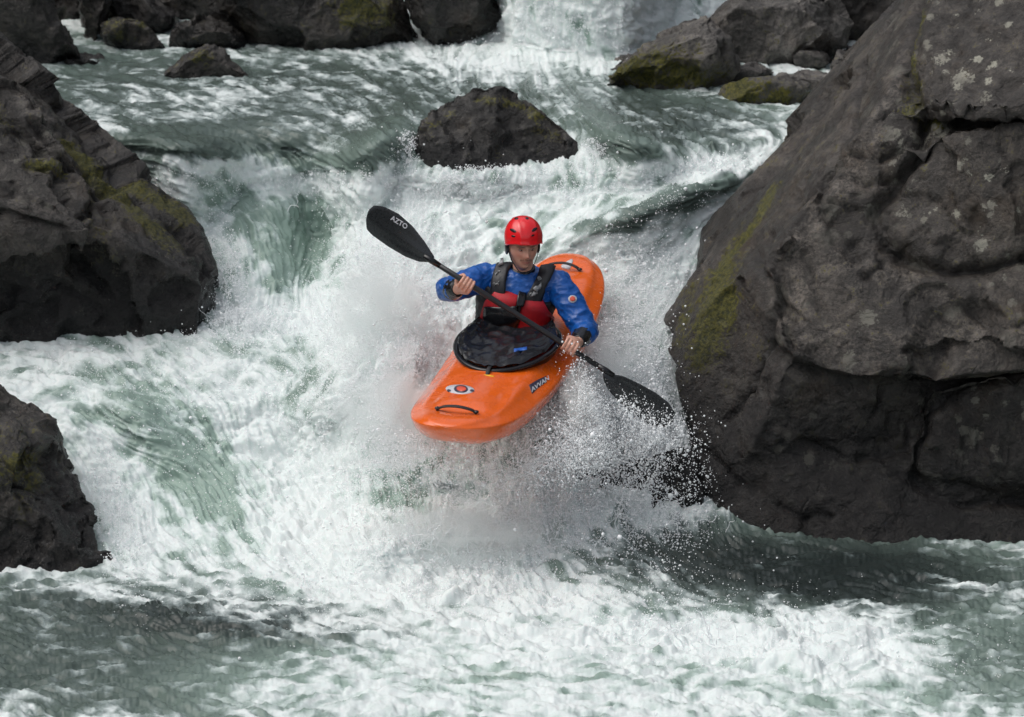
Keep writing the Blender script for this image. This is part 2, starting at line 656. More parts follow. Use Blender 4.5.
foam = np.clip(foam * (0.95 + 0.08 * np.clip(nz2, -1, 1)), 0, 1)

disp = (0.085 * lump * inten * foam + (0.034 * chop + 0.015 * chop2) * (1 - 0.6 * foam) * (1 - .35 * sstep(150, 90, GY)) * (1 - .6 * glass) + 0.010 * L1 * (1 - foam) * 0.6 + 0.006 * fine * (0.35 + 0.65 * foam)
        + 0.004 * L2 + 0.004 * L3 + 0.002 * L1) * calm
edge = sstep(0, 12, np.minimum(np.arange(NX), NX - 1 - np.arange(NX)))[None, :]
POS = BASE + NRM * (disp * edge)[..., None]
idx = np.arange(NX * NY).reshape(NY, NX)
FQ = np.stack([idx[:-1, :-1], idx[1:, :-1], idx[1:, 1:], idx[:-1, 1:]], -1).reshape(-1, 4)

m, nt, b = new_mat("white_water")
M_WATER = m
tc = nt.nodes.new('ShaderNodeTexCoord').outputs['Object']
f_a, t_a = attr(nt, 'foam'), attr(nt, 'tone')
n1 = noise_n(nt, 38, 4, 0.65, tc, 0.6)
n2 = noise_n(nt, 120, 3, 0.6, tc)
f2 = mth(nt, 'ADD', f_a, mth(nt, 'MULTIPLY', mth(nt, 'SUBTRACT', n1, 0.5), 0.36))
f2 = mth(nt, 'ADD', f2, mth(nt, 'MULTIPLY', mth(nt, 'SUBTRACT', n2, 0.5), 0.12))
f2 = mrange(nt, f2, 0.12, 0.95)
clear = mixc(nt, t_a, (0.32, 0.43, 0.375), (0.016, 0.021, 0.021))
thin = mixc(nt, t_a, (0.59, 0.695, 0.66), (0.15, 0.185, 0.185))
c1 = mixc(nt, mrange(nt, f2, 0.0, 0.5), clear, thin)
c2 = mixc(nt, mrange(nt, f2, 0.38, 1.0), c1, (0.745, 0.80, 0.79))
nt.links.new(c2, b.inputs['Base Color'])
nt.links.new(mrange(nt, f2, 0.1, 0.8, 0.10, 0.62), b.inputs['Roughness'])
b.inputs['IOR'].default_value = 1.33
nt.links.new(mth(nt, 'MULTIPLY', f2, 0.5), b.inputs['Subsurface Weight'])
b.inputs['Subsurface Radius'].default_value = (0.8, 1.0, 0.95)
b.inputs['Subsurface Scale'].default_value = 0.035
bh = mth(nt, 'ADD', n1, mth(nt, 'MULTIPLY', n2, 0.5))
nt.links.new(bump(nt, bh, 0.28, 0.010), b.inputs['Normal'])

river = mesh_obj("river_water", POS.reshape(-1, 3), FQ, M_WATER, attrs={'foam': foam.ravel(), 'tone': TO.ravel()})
props(river, "green and white rapids pouring down between the boulders", "river", kind="structure")
# ------------------------------------------------------------------ boulders
def rock_mat(name, dark, lite, lichen=0.0, wet=0.5, warm=0.0):
    m, nt, b = new_mat(name)
    tc = nt.nodes.new('ShaderNodeTexCoord').outputs['Object']
    big = noise_n(nt, 1.6, 5, 0.6, tc, 0.4)
    med = noise_n(nt, 9, 6, 0.65, tc, 0.3)
    fin = noise_n(nt, 55, 5, 0.7, tc)
    grain = noise_n(nt, 220, 2, 0.7, tc)
    v = mth(nt, 'ADD', mth(nt, 'MULTIPLY', big, 0.4), mth(nt, 'ADD', mth(nt, 'MULTIPLY', med, 0.35), mth(nt, 'MULTIPLY', fin, 0.25)))
    col = mixc(nt, mrange(nt, v, 0.44, 0.66), dark, lite)
    rust = noise_n(nt, 3.1, 4, 0.6, tc)
    col = mixc(nt, mrange(nt, rust, 0.52, 0.75, 0, 0.45), col, (dark[0] * 1.5 + .02, dark[1] * 1.15 + .01, dark[2] * .8))
    # scuffed pale wear on raised grain, soot dark specks
    col = mixc(nt, mrange(nt, grain, 0.60, 0.78, 0, 0.35), col, tuple(c * 1.9 for c in lite))
    col = mixc(nt, mrange(nt, fin, 0.52, 0.30, 0, 0.6), col, tuple(c * 0.4 for c in dark))
    if lichen:
        # round pale lichen patches, larger and smaller
        for sc, lo, hi, seed in ((4.5, 0.27, 0.16, 3.0), (10.0, 0.27, 0.16, 9.0)):
            mp = nt.nodes.new('ShaderNodeMapping')
            mp.inputs['Location'].default_value = (seed, seed * .7, seed * 1.3)
            nt.links.new(tc, mp.inputs['Vector'])
            vo = nt.nodes.new('ShaderNodeTexVoronoi')
            vo.inputs['Scale'].default_value = sc
            nt.links.new(mp.outputs[0], vo.inputs['Vector'])
            d = mth(nt, 'ADD', vo.outputs['Distance'], mth(nt, 'MULTIPLY', mth(nt, 'SUBTRACT', mth(nt, 'ADD', fin, med), 1.0), 0.75))
            pt = mrange(nt, d, lo, hi)
            vis = mrange(nt, noise_n(nt, 1.3, 2, 0.5, mp.outputs[0]), 0.42, 0.52)
            fac = mth(nt, 'MULTIPLY', mth(nt, 'MULTIPLY', pt, vis), mth(nt, 'MULTIPLY', attr(nt, 'lichen'), lichen))
            col = mixc(nt, fac, col, (0.36, 0.35, 0.29))
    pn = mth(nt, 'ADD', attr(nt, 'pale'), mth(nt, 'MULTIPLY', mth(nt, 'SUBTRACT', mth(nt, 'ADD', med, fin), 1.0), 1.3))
    col = mixc(nt, mrange(nt, pn, 0.35, 1.1, 0, 0.5), col, tuple(c * 2.3 for c in lite))  # pale wear, with the lit tops also lightened in the colour
    ms = attr(nt, 'moss')
    mn = mth(nt, 'ADD', ms, mth(nt, 'MULTIPLY', mth(nt, 'SUBTRACT', mth(nt, 'ADD', med, fin), 1.0), 2.6))
    mf = mrange(nt, mn, 0.40, 0.85)
    mcol = mixc(nt, mrange(nt, fin, 0.35, 0.65), (0.018, 0.024, 0.006), (0.120, 0.110, 0.018))
    col = mixc(nt, mf, col, mcol)
    crack = attr(nt, 'crack')
    col = mixc(nt, mth(nt, 'MULTIPLY', crack, 0.65), col, tuple(c * 0.35 for c in dark))
    wn_ = attr(nt, 'wet')
    col = mixc(nt, mth(nt, 'MULTIPLY', wn_, 0.80), col, (0.007, 0.007, 0.008))  # wet rock, blackened further to paint in shade on the lower faces
    nt.links.new(col, b.inputs['Base Color'])
    nt.links.new(mrange(nt, wn_, 0.0, 1.0, 0.45, 0.34, False), b.inputs['Specular IOR Level'])
    ro = mth(nt, 'SUBTRACT', mrange(nt, med, 0.3, 0.7, 0.42 - 0.2 * wet, 0.72 - 0.3 * wet), mth(nt, 'MULTIPLY', wn_, 0.22))
    ro = mth(nt, 'ADD', ro, mth(nt, 'MULTIPLY', mf, 0.35), True)
    nt.links.new(ro, b.inputs['Roughness'])
    nt.links.new(mth(nt, 'MULTIPLY', mrange(nt, med, .35, .65), 0.10 + 0.22 * wet), b.inputs['Coat Weight'])
    b.inputs['Coat Roughness'].default_value = 0.22
    b.inputs['Coat IOR'].default_value = 1.33
    wv = nt.nodes.new('ShaderNodeTexNoise')
    wv.inputs['Scale'].default_value = 3.5
    wv.inputs['Detail'].default_value = 4
    nt.links.new(tc, wv.inputs['Vector'])
    vm = nt.nodes.new('ShaderNodeVectorMath')
    vm.operation = 'MULTIPLY_ADD'
    vm.inputs[1].default_value = (.35, .35, .35)
    nt.links.new(wv.outputs['Color'], vm.inputs[0])
    nt.links.new(tc, vm.inputs[2])
    hh = None
    for sc_, am in ((4.5, .9), (13.0, .35)):
        vo = nt.nodes.new('ShaderNodeTexVoronoi')
        vo.distance = 'CHEBYCHEV'
        vo.inputs['Scale'].default_value = sc_
        nt.links.new(vm.outputs[0], vo.inputs['Vector'])
        ve = nt.nodes.new('ShaderNodeTexVoronoi')
        ve.feature = 'DISTANCE_TO_EDGE'
        ve.inputs['Scale'].default_value = sc_ * .8
        nt.links.new(vm.outputs[0], ve.inputs['Vector'])
        term = mth(nt, 'ADD', mth(nt, 'MULTIPLY', vo.outputs['Distance'], am), mth(nt, 'MULTIPLY', mrange(nt, ve.outputs['Distance'], 0, .05, 0, 1), am * .13))
        hh = term if hh is None else mth(nt, 'ADD', hh, term)
    nrm1 = bump(nt, hh, 0.8, 0.035)
    hsum = mth(nt, 'ADD', mth(nt, 'MULTIPLY', med, 1.0), mth(nt, 'ADD', mth(nt, 'MULTIPLY', fin, 0.45), mth(nt, 'MULTIPLY', grain, 0.12)))
    nt.links.new(bump(nt, hsum, 0.9, 0.026, nrm1), b.inputs['Normal'])
    return m


R_RIGHT = rock_mat("rock_brown_grey", (0.031, 0.027, 0.024), (0.128, 0.110, 0.094), lichen=1.0, wet=0.6)
R_LEFT = rock_mat("rock_dark_grey", (0.021, 0.019, 0.017), (0.112, 0.099, 0.087), lichen=0.35, wet=0.75)
R_DARK = rock_mat("rock_wet_black", (0.014, 0.013, 0.012), (0.060, 0.054, 0.047), wet=1.0)
R_PALE = rock_mat("rock_pale_grey", (0.068, 0.063, 0.058), (0.29, 0.268, 0.245), wet=0.3)


def resample_pl(pts, n):
    pts = np.array(pts, float)
    seg = np.r_[0, np.cumsum(np.linalg.norm(np.diff(pts, axis=0), axis=1))]
    t = np.linspace(0, seg[-1], n)
    return np.stack([np.interp(t, seg, pts[:, 0]), np.interp(t, seg, pts[:, 1])], 1)


def rock(name, label, hulls, mat, voxel=0.02, seed=1, facet=0.16, ncell=40, ncell2=260, facet2=0.10, amp=0.02, smooth=6,
         moss=(), mossl=(), wet_shade_z=None, lichen=(), group=None, wet_shade_b=(), grooves=(), bands=(), chip=1.0):
    s = Shells()
    for h in hulls:
        s.hull([P(*q) if not isinstance(q, np.ndarray) else q for q in h])
    me = remesh(s.V, s.F, voxel, smooth)
    v, n = get_vf(me)
    v = v.astype(np.float64)
    rs = np.random.RandomState(seed)
    lo, hi = v.min(0), v.max(0)
    crack = np.zeros(len(v))
    size = float(np.max(hi - lo))
    warp = np.stack([fbm(v * 2.2 / max(size, .8) * 2, 3, seed + k) for k in (1, 2, 3)], -1) * 0.12 * size
    d = np.zeros(len(v))
    # thin joint cracks
    seeds = v[rs.choice(len(v), ncell)]
    q = v + warp
    F1 = np.full(len(v), 1e9)
    F2 = np.full(len(v), 1e9)
    for c in range(ncell):
        dd = np.sum((q - seeds[c]) ** 2, 1)
        F2 = np.where(dd < F1, F1, np.minimum(F2, dd))
        F1 = np.minimum(F1, dd)
    e = np.exp(-((np.sqrt(F2) - np.sqrt(F1)) / .014) ** 2) * sstep(-.05, .3, fbm(v * 1.7, 2, seed + 60))
    d -= e * 0.016
    crack = np.maximum(crack, e * 0.8)
    # fracture planes: flat chips broken off the body, large ones first
    vc = v.copy()
    wj = 0.25 * fbm(v * 5, 3, seed + 33)
    nbig = int(14 + 16 * min(size, 4))
    cs = chip * min(1.0, size / 3.2)
    for (cnt, d0, d1, r0, r1, til) in ((nbig, .02, .075, .16, .40, .42), (nbig * 4, .008, .026, .07, .18, .5), (nbig * 14, .003, .010, .03, .09, .6)):
        for k in range(cnt):
            i0 = rs.randint(len(v))
            nk = n[i0] + rs.normal(size=3) * til * .55
            nk /= np.linalg.norm(nk)
            R_ = (r0 + (r1 - r0) * rs.rand()) * min(1.0, .35 + size / 3)
            R_ *= 1.6 if cnt == nbig else 1.0
            ok = np.abs(v[:, 0] - v[i0, 0]) < R_ * 1.4
            ii = np.nonzero(ok)[0]
            dist = np.linalg.norm(v[ii] - v[i0], axis=1)
            ii = ii[dist < R_ * (1 + wj[ii])]
            h_ = vc[ii] @ nk - (vc[i0] @ nk - (d0 + (d1 - d0) * rs.rand()) * (cs if cnt < nbig * 10 else min(1, .3 + size / 3)))
            cut = np.clip(h_, 0, d1 * 2.2 * cs)
            vc[ii] -= nk * cut[:, None]
    v_chip = vc - v
    d += amp * (2.0 * fbm(v * 2.4, 3, seed + 9) + (fbm(v * 9, 5, seed + 5, 'r', 0.6) - .4) * 0.8 + fbm(v * 30, 3, seed + 6) * 0.25)
    # named cracks, ledges and pale bands of wear and painted top light: polylines laid on the rock itself
    me.calc_loop_triangles()
    rb = BVHTree.FromPolygons([Vector(q_) for q_ in v], [tuple(t.vertices) for t in me.polygons])
    jit_ = 0.05 * np.stack([fbm(v * 4, 3, seed + 80 + k) for k in range(3)], -1)
    pale = np.zeros(len(v))
    def on_rock(line):
        out = []
        for (x, y) in resample_pl(line, 4 * len(line)):
            hit = rb.ray_cast(Vector(CAMP), Vector(ray(x, y)).normalized())[0]
            if hit is not None: out.append(np.array(hit))
        return out
    def pdist(line):
        pts = on_rock(line)
        best = np.full(len(v), 9.0)
        vj = v + jit_
        for a_, b2_ in zip(pts[:-1], pts[1:]):
            if np.linalg.norm(b2_ - a_) > .8: continue
            ab = b2_ - a_
            t = np.clip(((vj - a_) @ ab) / (ab @ ab + 1e-9), 0, 1)
            best = np.minimum(best, np.linalg.norm(vj - a_ - t[:, None] * ab, axis=1))
        return best
    for (line, w_, dep) in grooves:
        ds = pdist(line)
        e = np.exp(-(ds / (w_ * .85)) ** 1.25)
        d -= e * dep
        crack = np.maximum(crack, np.exp(-(ds / (w_ * .8)) ** 2))
    moss_l = np.zeros(len(v))
    for (line, w_, a_) in mossl:
        moss_l = np.maximum(moss_l, a_ * np.exp(-(pdist(line) / w_) ** 2))
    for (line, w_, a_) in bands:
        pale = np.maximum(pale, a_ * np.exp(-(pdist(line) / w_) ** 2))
    v2 = v + v_chip + n * d[:, None]
    # pixel-free moss/wear placement: footprints are spheres in space
    mo = moss_l
    for (c, r, a) in moss:
        mo = np.maximum(mo, a * np.exp(-np.sum(((v2 - P(*c)) / r) ** 2, 1)))
    li = np.zeros(len(v))
    for (c, r, a) in lichen:
        li = np.maximum(li, a * np.exp(-np.sum(((v2 - P(*c)) / r) ** 2, 1)))
    we = np.zeros(len(v))
    if wet_shade_z is not None:
        zz = v2[:, 2] + 0.10 * fbm(v * 3, 3, seed + 77)
        we = sstep(wet_shade_z[1], wet_shade_z[0], zz)  # wet foot and painted undercut shade, darker downwards
    for (c, r, a) in wet_shade_b:
        we = np.maximum(we, a * np.exp(-np.sum(((v2 - P(*c)) / r) ** 2, 1)))
    F = []
    me.calc_loop_triangles()
    base = np.array([(lo[0] + hi[0]) / 2, (lo[1] + hi[1]) / 2, lo[2]])
    me.vertices.foreach_set('co', (v2 - base).astype(np.float32).ravel())
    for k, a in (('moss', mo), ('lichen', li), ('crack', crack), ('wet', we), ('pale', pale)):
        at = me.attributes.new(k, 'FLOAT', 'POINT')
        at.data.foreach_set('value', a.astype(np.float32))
    me.polygons.foreach_set('use_smooth', np.ones(len(me.polygons), dtype=bool))
    me.materials.clear()
    me.materials.append(mat)
    me.update()
    me.name = name
    o = bpy.data.objects.new(name, me)
    COL.objects.link(o)
    o.location = Vector(base)
    props(o, label, "boulder", group)
    return o


GB = "boulders along the rapids"
# --- the giant boulder on the right
rock("giant_boulder", "huge brown-grey boulder with pale lichen spots filling the right side", [
    # main body: slanting left face, ridge, front
    [(948, -60, 20.6), (876, 46, 20.5), (796, 110, 20.3), (744, 168, 20.0), (698, 232, 19.5), (686, 275, 19.2), (668, 330, 18.6), (690, 320, 18.3),
     (800, 335, 17.58), (782, 250, 17.85), (850, 190, 17.98), (935, 60, 18.35), (985, -60, 18.8), (1180, -160, 20.0), (1250, -100, 22), (1000, -100, 22),
     (690, 420, 18.1), (705, 560, 17.75), (840, 330, 17.7), (1060, 300, 17.6), (1250, 260, 17.6), (1250, 600, 19.0), (760, 500, 21), (900, 620, 18.2)],
    # mid front mass
    [(790, 300, 17.9), (850, 240, 17.85), (1000, 225, 17.75), (1200, 200, 17.7), (1200, 380, 17.3), (1010, 372, 17.35), (880, 378, 17.45), (800, 370, 17.65),
     (1200, 420, 18.6), (820, 400, 18.6), (1180, 200, 19.5), (860, 220, 19.5)],
    # upper right block that overhangs
    [(905, 115, 18.15), (925, 20, 18.5), (955, -60, 18.9), (1200, -120, 18.6), (1220, 120, 17.7), (1020, 118, 17.75), (950, 120, 17.9), (1200, 100, 20), (940, 60, 20)],
    [(870, 210, 18.0), (905, 145, 18.0), (965, 125, 17.9), (1200, 135, 17.65), (1200, 262, 17.55), (985, 268, 17.7), (925, 262, 17.75), (900, 240, 19.5), (1200, 200, 20)],
    # lower right lump and dark foot
    [(905, 470, 17.55), (935, 420, 17.55), (1000, 400, 17.45), (1200, 400, 17.3), (1200, 505, 17.4), (960, 500, 17.6), (915, 495, 17.7), (1200, 450, 19), (930, 450, 19)],
    [(676, 370, 18.15), (690, 450, 17.9), (712, 545, 17.55), (800, 560, 17.42), (920, 565, 17.35), (1250, 580, 17.3), (1250, 380, 18.0), (830, 390, 17.85), (760, 345, 17.95), (700, 345, 18.15),
     (700, 500, 20), (1250, 500, 20.5), (1200, 700, 18.5), (740, 700, 18.5)],
    # left flank lip
    [(662, 318, 18.6), (668, 352, 18.3), (700, 400, 18.0), (745, 350, 17.9), (740, 290, 18.1), (700, 262, 18.7), (690, 350, 19.5), (760, 300, 19.5)],
], R_RIGHT, voxel=0.016, seed=11, facet=0.15, ncell=34, ncell2=240, facet2=0.13, amp=0.013, smooth=2, chip=.5,
    mossl=[([(770, 195), (738, 245), (712, 290), (700, 330)], .12, 1.0), ([(722, 280), (712, 320), (704, 345)], .16, 1.15), ([(690, 290), (684, 330)], .10, .8), ([(925, 0), (908, 60), (912, 100)], .05, .8),
           ([(905, 110), (935, 125)], .05, .7), ([(728, 250), (700, 290)], .05, .6)],
    lichen=[((990, 60, 18.2), (.5, 1.2, .45), 1.0), ((985, 200, 17.8), (.6, 1.0, .5), .9), ((1000, 440, 17.5), (.5, .8, .35), 1.0), ((800, 440, 17.8), (.3, .6, .3), .7), ((880, 340, 17.5), (.6, .6, .3), .45)],
    wet_shade_z=(0.45, 1.32), group=GB,
    grooves=[([(1060, 232), (1000, 262), (950, 272), (915, 262), (880, 240), (876, 205), (915, 150), (925, 118)], .045, .11),
             ([(930, -30), (912, 30), (902, 70), (918, 112), (960, 120), (1060, 116)], .04, .10),
             ([(1060, 385), (1000, 400), (935, 398), (900, 375), (840, 385), (795, 370), (770, 345)], .05, .07),
             ([(1060, 500), (960, 505), (912, 480), (925, 440), (970, 412), (1060, 392)], .035, .07),
             ([(862, 60), (850, 130), (820, 185), (790, 215)], .03, .05), ([(880, 190), (850, 240), (858, 275), (905, 255)], .02, .04),
             ([(755, 255), (775, 300), (770, 345), (740, 400), (715, 420)], .035, .05), ([(800, 250), (812, 300), (830, 335)], .02, .03),
             ([(850, 150), (878, 160), (900, 150)], .02, .05), ([(838, 172), (866, 182), (885, 178)], .02, .05), ([(825, 200), (850, 208)], .02, .04),
             ([(800, 440), (850, 460), (905, 450)], .03, .05), ([(700, 450), (760, 500), (830, 520)], .03, .04), ([(950, 300), (1000, 330), (1060, 320)], .025, .03)],
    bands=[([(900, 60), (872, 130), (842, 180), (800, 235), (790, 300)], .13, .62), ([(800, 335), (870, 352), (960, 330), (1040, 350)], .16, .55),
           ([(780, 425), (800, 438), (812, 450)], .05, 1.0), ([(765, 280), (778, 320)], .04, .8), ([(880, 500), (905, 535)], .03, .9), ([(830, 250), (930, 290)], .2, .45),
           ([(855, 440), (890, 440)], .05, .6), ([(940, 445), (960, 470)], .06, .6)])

# --- the big boulder on the left
rock("large_boulder", "big dark boulder with mossy streaked ridge and undercut foot filling the left side", [
    [(-260, -60, 20.8), (-10, 22, 20.3), (48, 66, 20.2), (106, 128, 20.0), (165, 182, 19.8), (203, 228, 19.55), (224, 285, 19.3), (230, 330, 19.15),
     (160, 345, 19.05), (-260, 360, 18.9), (-260, 100, 19.0), (0, 130, 19.3), (100, 190, 19.15), (170, 250, 19.05), (-260, 300, 22), (200, 300, 21), (50, 420, 19.2), (-200, 430, 19.2), (200, 420, 19.4)],
    [(-260, 90, 18.95), (-30, 150, 18.95), (60, 185, 18.9), (92, 230, 18.9), (75, 290, 18.95), (-20, 330, 18.9), (-260, 340, 18.8), (-260, 200, 20), (60, 220, 20)],
    [(-250, -80, 19.6), (-40, 40, 19.6), (40, 95, 19.55), (110, 150, 19.4), (60, 190, 19.1), (-250, 120, 19.0), (-250, 0, 20.5), (60, 130, 20.4)],
], R_LEFT, voxel=0.018, seed=23, facet=0.15, ncell=26, ncell2=200, facet2=0.12, amp=0.016, smooth=3,
    mossl=[([(98, 134), (125, 162), (150, 188), (180, 214)], .095, 1.15), ([(128, 185), (150, 212), (175, 238)], .09, .9), ([(34, 160), (58, 160)], .05, .8), ([(95, 215), (110, 260)], .12, .35), ([(-10, 80), (10, 110)], .08, .4)],
    lichen=[((60, 150, 19.2), (.5, .8, .4), 1.0)],
    wet_shade_z=(0.95, 1.70), group=GB,
    grooves=[([(-40, 70), (20, 115), (60, 150), (98, 158), (100, 190), (85, 215)], .035, .08), ([(-40, 210), (20, 215), (60, 230), (80, 262), (110, 300)], .04, .07),
             ([(0, 55), (60, 100), (105, 145), (150, 195)], .025, .05), ([(110, 160), (150, 200), (190, 235), (215, 275)], .03, .05), ([(30, 160), (62, 168)], .03, .05), ([(0, 300), (50, 285), (80, 300)], .03, .04)],
    bands=[([(-20, 35), (40, 75), (85, 120), (120, 160)], .10, .7), ([(0, 60), (60, 130), (90, 165)], .09, .6), ([(0, 195), (70, 200)], .08, .5), ([(170, 190), (200, 232), (218, 262)], .05, .55)])  # ridge bands paint the lit top lighter

rock("wet_boulder", "wet black boulder cut by the left picture edge beside the lower green chute", [
    [(-160, 320, 18.10), (8, 384, 17.80), (46, 402, 17.75), (72, 438, 17.55), (96, 490, 17.35), (116, 540, 17.10), (120, 566, 17.00), (68, 585, 16.80), (-160, 600, 16.70),
     (-160, 450, 16.90), (8, 455, 17.05), (48, 480, 16.95), (78, 540, 16.85), (-160, 500, 18.60), (68, 500, 18.30), (88, 650, 17.00), (-150, 660, 17.00)],
    [(-160, 380, 17.40), (8, 410, 17.35), (38, 440, 17.20), (38, 470, 17.00), (-160, 470, 16.80), (-100, 400, 18.00)],
], R_LEFT, voxel=0.012, seed=37, facet=0.16, ncell=18, ncell2=120, facet2=0.14, amp=0.012, smooth=2,
    moss=[((12, 465, 17.2), (.14, .3, .16), .9), ((30, 480, 17.1), (.1, .3, .1), .7)], lichen=[((10, 490, 17.1), (.2, .4, .1), 1.0)], wet_shade_z=(0.15, 0.70), group=GB,
    grooves=[([(-20, 450), (30, 470), (62, 478), (90, 500)], .025, .05), ([(30, 400), (40, 440), (70, 470)], .02, .03), ([(20, 490), (40, 540), (35, 575)], .02, .03)],
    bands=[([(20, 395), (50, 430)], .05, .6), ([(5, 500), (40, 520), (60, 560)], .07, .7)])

rock("midstream_boulder", "lone dark boulder with mossy edge standing midstream behind the kayaker", [
    [(398, 170, 20.2), (400, 148, 20.22), (411, 121, 20.25), (446, 97, 20.35), (480, 82, 20.35), (520, 84, 20.35), (562, 104, 20.3), (592, 134, 20.15), (606, 168, 20.15),
     (446, 176, 20.04), (505, 181, 19.96), (568, 176, 20.04), (445, 144, 20.1), (475, 114, 20.25), (535, 128, 20.15), (480, 150, 20.9), (430, 150, 20.8), (560, 150, 20.8),
     (440, 230, 20.1), (560, 230, 20.1), (425, 220, 20.3), (575, 220, 20.35)],
], R_DARK, voxel=0.012, seed=41, chip=.7, ncell=14, amp=0.012, smooth=2,
    mossl=[([(480, 96), (516, 98), (550, 116)], .035, .8), ([(520, 100), (560, 135)], .05, .6), ([(425, 128), (452, 108)], .03, .4)], wet_shade_z=(1.62, 1.85), group=GB)

rock("submerged_boulder", "black rock showing through the spray curtain beside the giant boulder", [
    [(588, 462, 17.58), (620, 448, 17.63), (665, 440, 17.68), (700, 440, 17.78), (712, 560, 17.53), (640, 560, 17.43), (590, 540, 17.45), (570, 500, 17.55), (600, 460, 18.43), (700, 480, 18.43), (620, 620, 17.63), (690, 620, 17.63)],
    [(575, 468, 17.58), (600, 460, 17.63), (612, 476, 17.49), (600, 500, 17.45), (570, 490, 17.53), (590, 470, 18.03), (590, 520, 17.93)],
], R_DARK, voxel=0.014, seed=43, facet=0.18, ncell=12, ncell2=60, amp=0.02, smooth=3, wet_shade_z=(5, 6), group=GB)


def far_rock(label, pts, Y, seed, mat=R_DARK, depth=0.7, moss=(), front=0.25, name="river_boulder", wet_shade_z=None, vox=0.013, smooth=2, facet=.17):
    """pts: outline (px, py); the body swells towards the camera and away from it"""
    hs = []
    brow = max(p[1] for p in pts)
    if brow > 30:
        bx = sum(p[0] for p in pts) / len(pts)
        Y = float(surf(np.array([bx]), np.array([float(brow)]))[0][1]) + front * 0.8
    cx = sum(p[0] for p in pts) / len(pts)
    cy0 = sum(p[1] for p in pts) / len(pts)
    pts = [(cx + (x - cx) * 1.05, cy0 + (y - cy0) * 1.07) for x, y in pts]
    cy = sum(p[1] for p in pts) / len(pts)
    moss = [((c[0], c[1], Y - front * .7), r, a) for c, r, a in moss]
    h = [(x, y, Y) for x, y in pts]
    for x, y in pts:
        h.append((cx + (x - cx) * .72, cy + (y - cy) * .62 + 2, Y - front))
        h.append((cx + (x - cx) * .85, cy + (y - cy) * .8, Y + depth))
    h.append((cx, max(p[1] for p in pts) + 40, Y))
    return rock(name, label, [h], mat, voxel=vox, seed=seed, ncell=12, ncell2=70, facet=facet, amp=0.016, smooth=smooth, moss=moss, group=GB, wet_shade_z=wet_shade_z)


far_rock("tall dark slab boulder in the upper left corner of the picture", [(-80, -60), (30, -60), (52, -10), (62, 20), (78, 52), (70, 64), (38, 66), (-80, 66)], 23.4, 51, R_LEFT, wet_shade_z=(1.8, 2.1))
far_rock("dark boulder wedged behind the tall upper left slab", [(55, -50), (100, -40), (112, 10), (100, 40), (70, 42)], 24.2, 52, R_LEFT)
far_rock("grey sloping boulder leaning over the mossy ones at the upper left", [(88, -20), (120, -20), (160, -6), (180, 14), (176, 28), (140, 24), (100, 8)], 24.3, 53, R_PALE, wet_shade_z=(1.9, 2.4))
far_rock("rounded mossy boulder at the foot of the grey sloping one", [(98, 48), (104, 24), (120, 14), (142, 18), (160, 34), (172, 50)], 23.7, 54, R_LEFT, moss=[((115, 24, 23.5), (.25, .4, .12), .6)], wet_shade_z=(1.8, 2.0))
far_rock("brown rounded boulder between the mossy one and the black cliff", [(165, 48), (170, 22), (195, 10), (226, 20), (252, 44), (250, 50)], 23.9, 55, R_LEFT, wet_shade_z=(1.8, 2.05))
far_rock("small pointed rock standing in the water before the dark bank", [(150, 78), (162, 66), (186, 51), (206, 38), (226, 48), (240, 63), (254, 79)], 22.5, 56, R_LEFT, moss=[((196, 56, 22.3), (.15, .3, .06), .7)], depth=.3, front=.15)
far_rock("broad black boulder with a mossy shoulder on the far bank", [(205, -40), (300, -60), (380, -40), (398, 2), (420, 30), (426, 46), (400, 50), (230, 50), (210, 20)], 24.0, 57, R_DARK, depth=1.2,
         moss=[((365, 8, 23.7), (.2, .4, .14), .95), ((385, 18, 23.7), (.12, .4, .1), .7)])
far_rock("dark rock face left of the far waterfall", [(400, -50), (520, -60), (508, 0), (498, 20), (486, 40), (440, 46), (410, 20)], 24.5, 58, R_DARK, depth=1.0)
far_rock("black boulder behind the far left bank", [(-60, -120), (140, -140), (330, -120), (320, 10), (150, 30), (-60, 10)], 24.9, 59, R_DARK, depth=1.5)
far_rock("broad pale slab boulder with a mossy foot beside the far waterfall", [(594, 84), (604, 66), (626, 44), (660, 28), (702, 14), (732, 36), (738, 68), (724, 92), (660, 92)], 23.0, 61, R_PALE, depth=1.0,
         moss=[((640, 66, 22.8), (.38, .5, .16), 1.0), ((612, 74, 22.8), (.2, .5, .12), 1.0), ((690, 72, 22.8), (.3, .5, .14), .9), ((660, 80, 22.8), (.5, .5, .1), .9)])
far_rock("smooth grey ledge boulder on top of the mossy slab", [(694, 30), (712, 2), (742, -8), (790, 0), (836, -18), (856, 26), (846, 52), (800, 62), (750, 66), (704, 56)], 23.7, 62, R_PALE, depth=1.2)
far_rock("low mossy boulder nearest the right side of the upper pool", [(716, 102), (724, 88), (748, 76), (780, 72), (806, 80), (820, 92), (812, 104)], 22.2, 63, R_PALE, depth=.5, front=.2,
         moss=[((738, 92, 22.0), (.25, .4, .12), 1.0), ((770, 96, 22.0), (.3, .4, .1), .8)])
far_rock("flat grey stone between the pale slab and the low mossy boulder", [(712, 84), (722, 68), (752, 60), (778, 68), (770, 84)], 22.7, 64, R_PALE, depth=.4)
far_rock("rounded grey stone on the right bank under the ledge boulder", [(784, 58), (790, 46), (812, 42), (832, 48), (834, 62), (810, 68)], 22.9, 65, R_PALE, depth=.3)
far_rock("small pale stone beside the rounded grey one", [(826, 62), (834, 56), (852, 58), (856, 70), (838, 74)], 22.6, 66, R_PALE, depth=.3)
far_rock("grey stone resting above the small pale one", [(836, 50), (844, 42), (862, 42), (872, 52), (860, 60), (842, 60)], 23.0, 67, R_PALE, depth=.3)
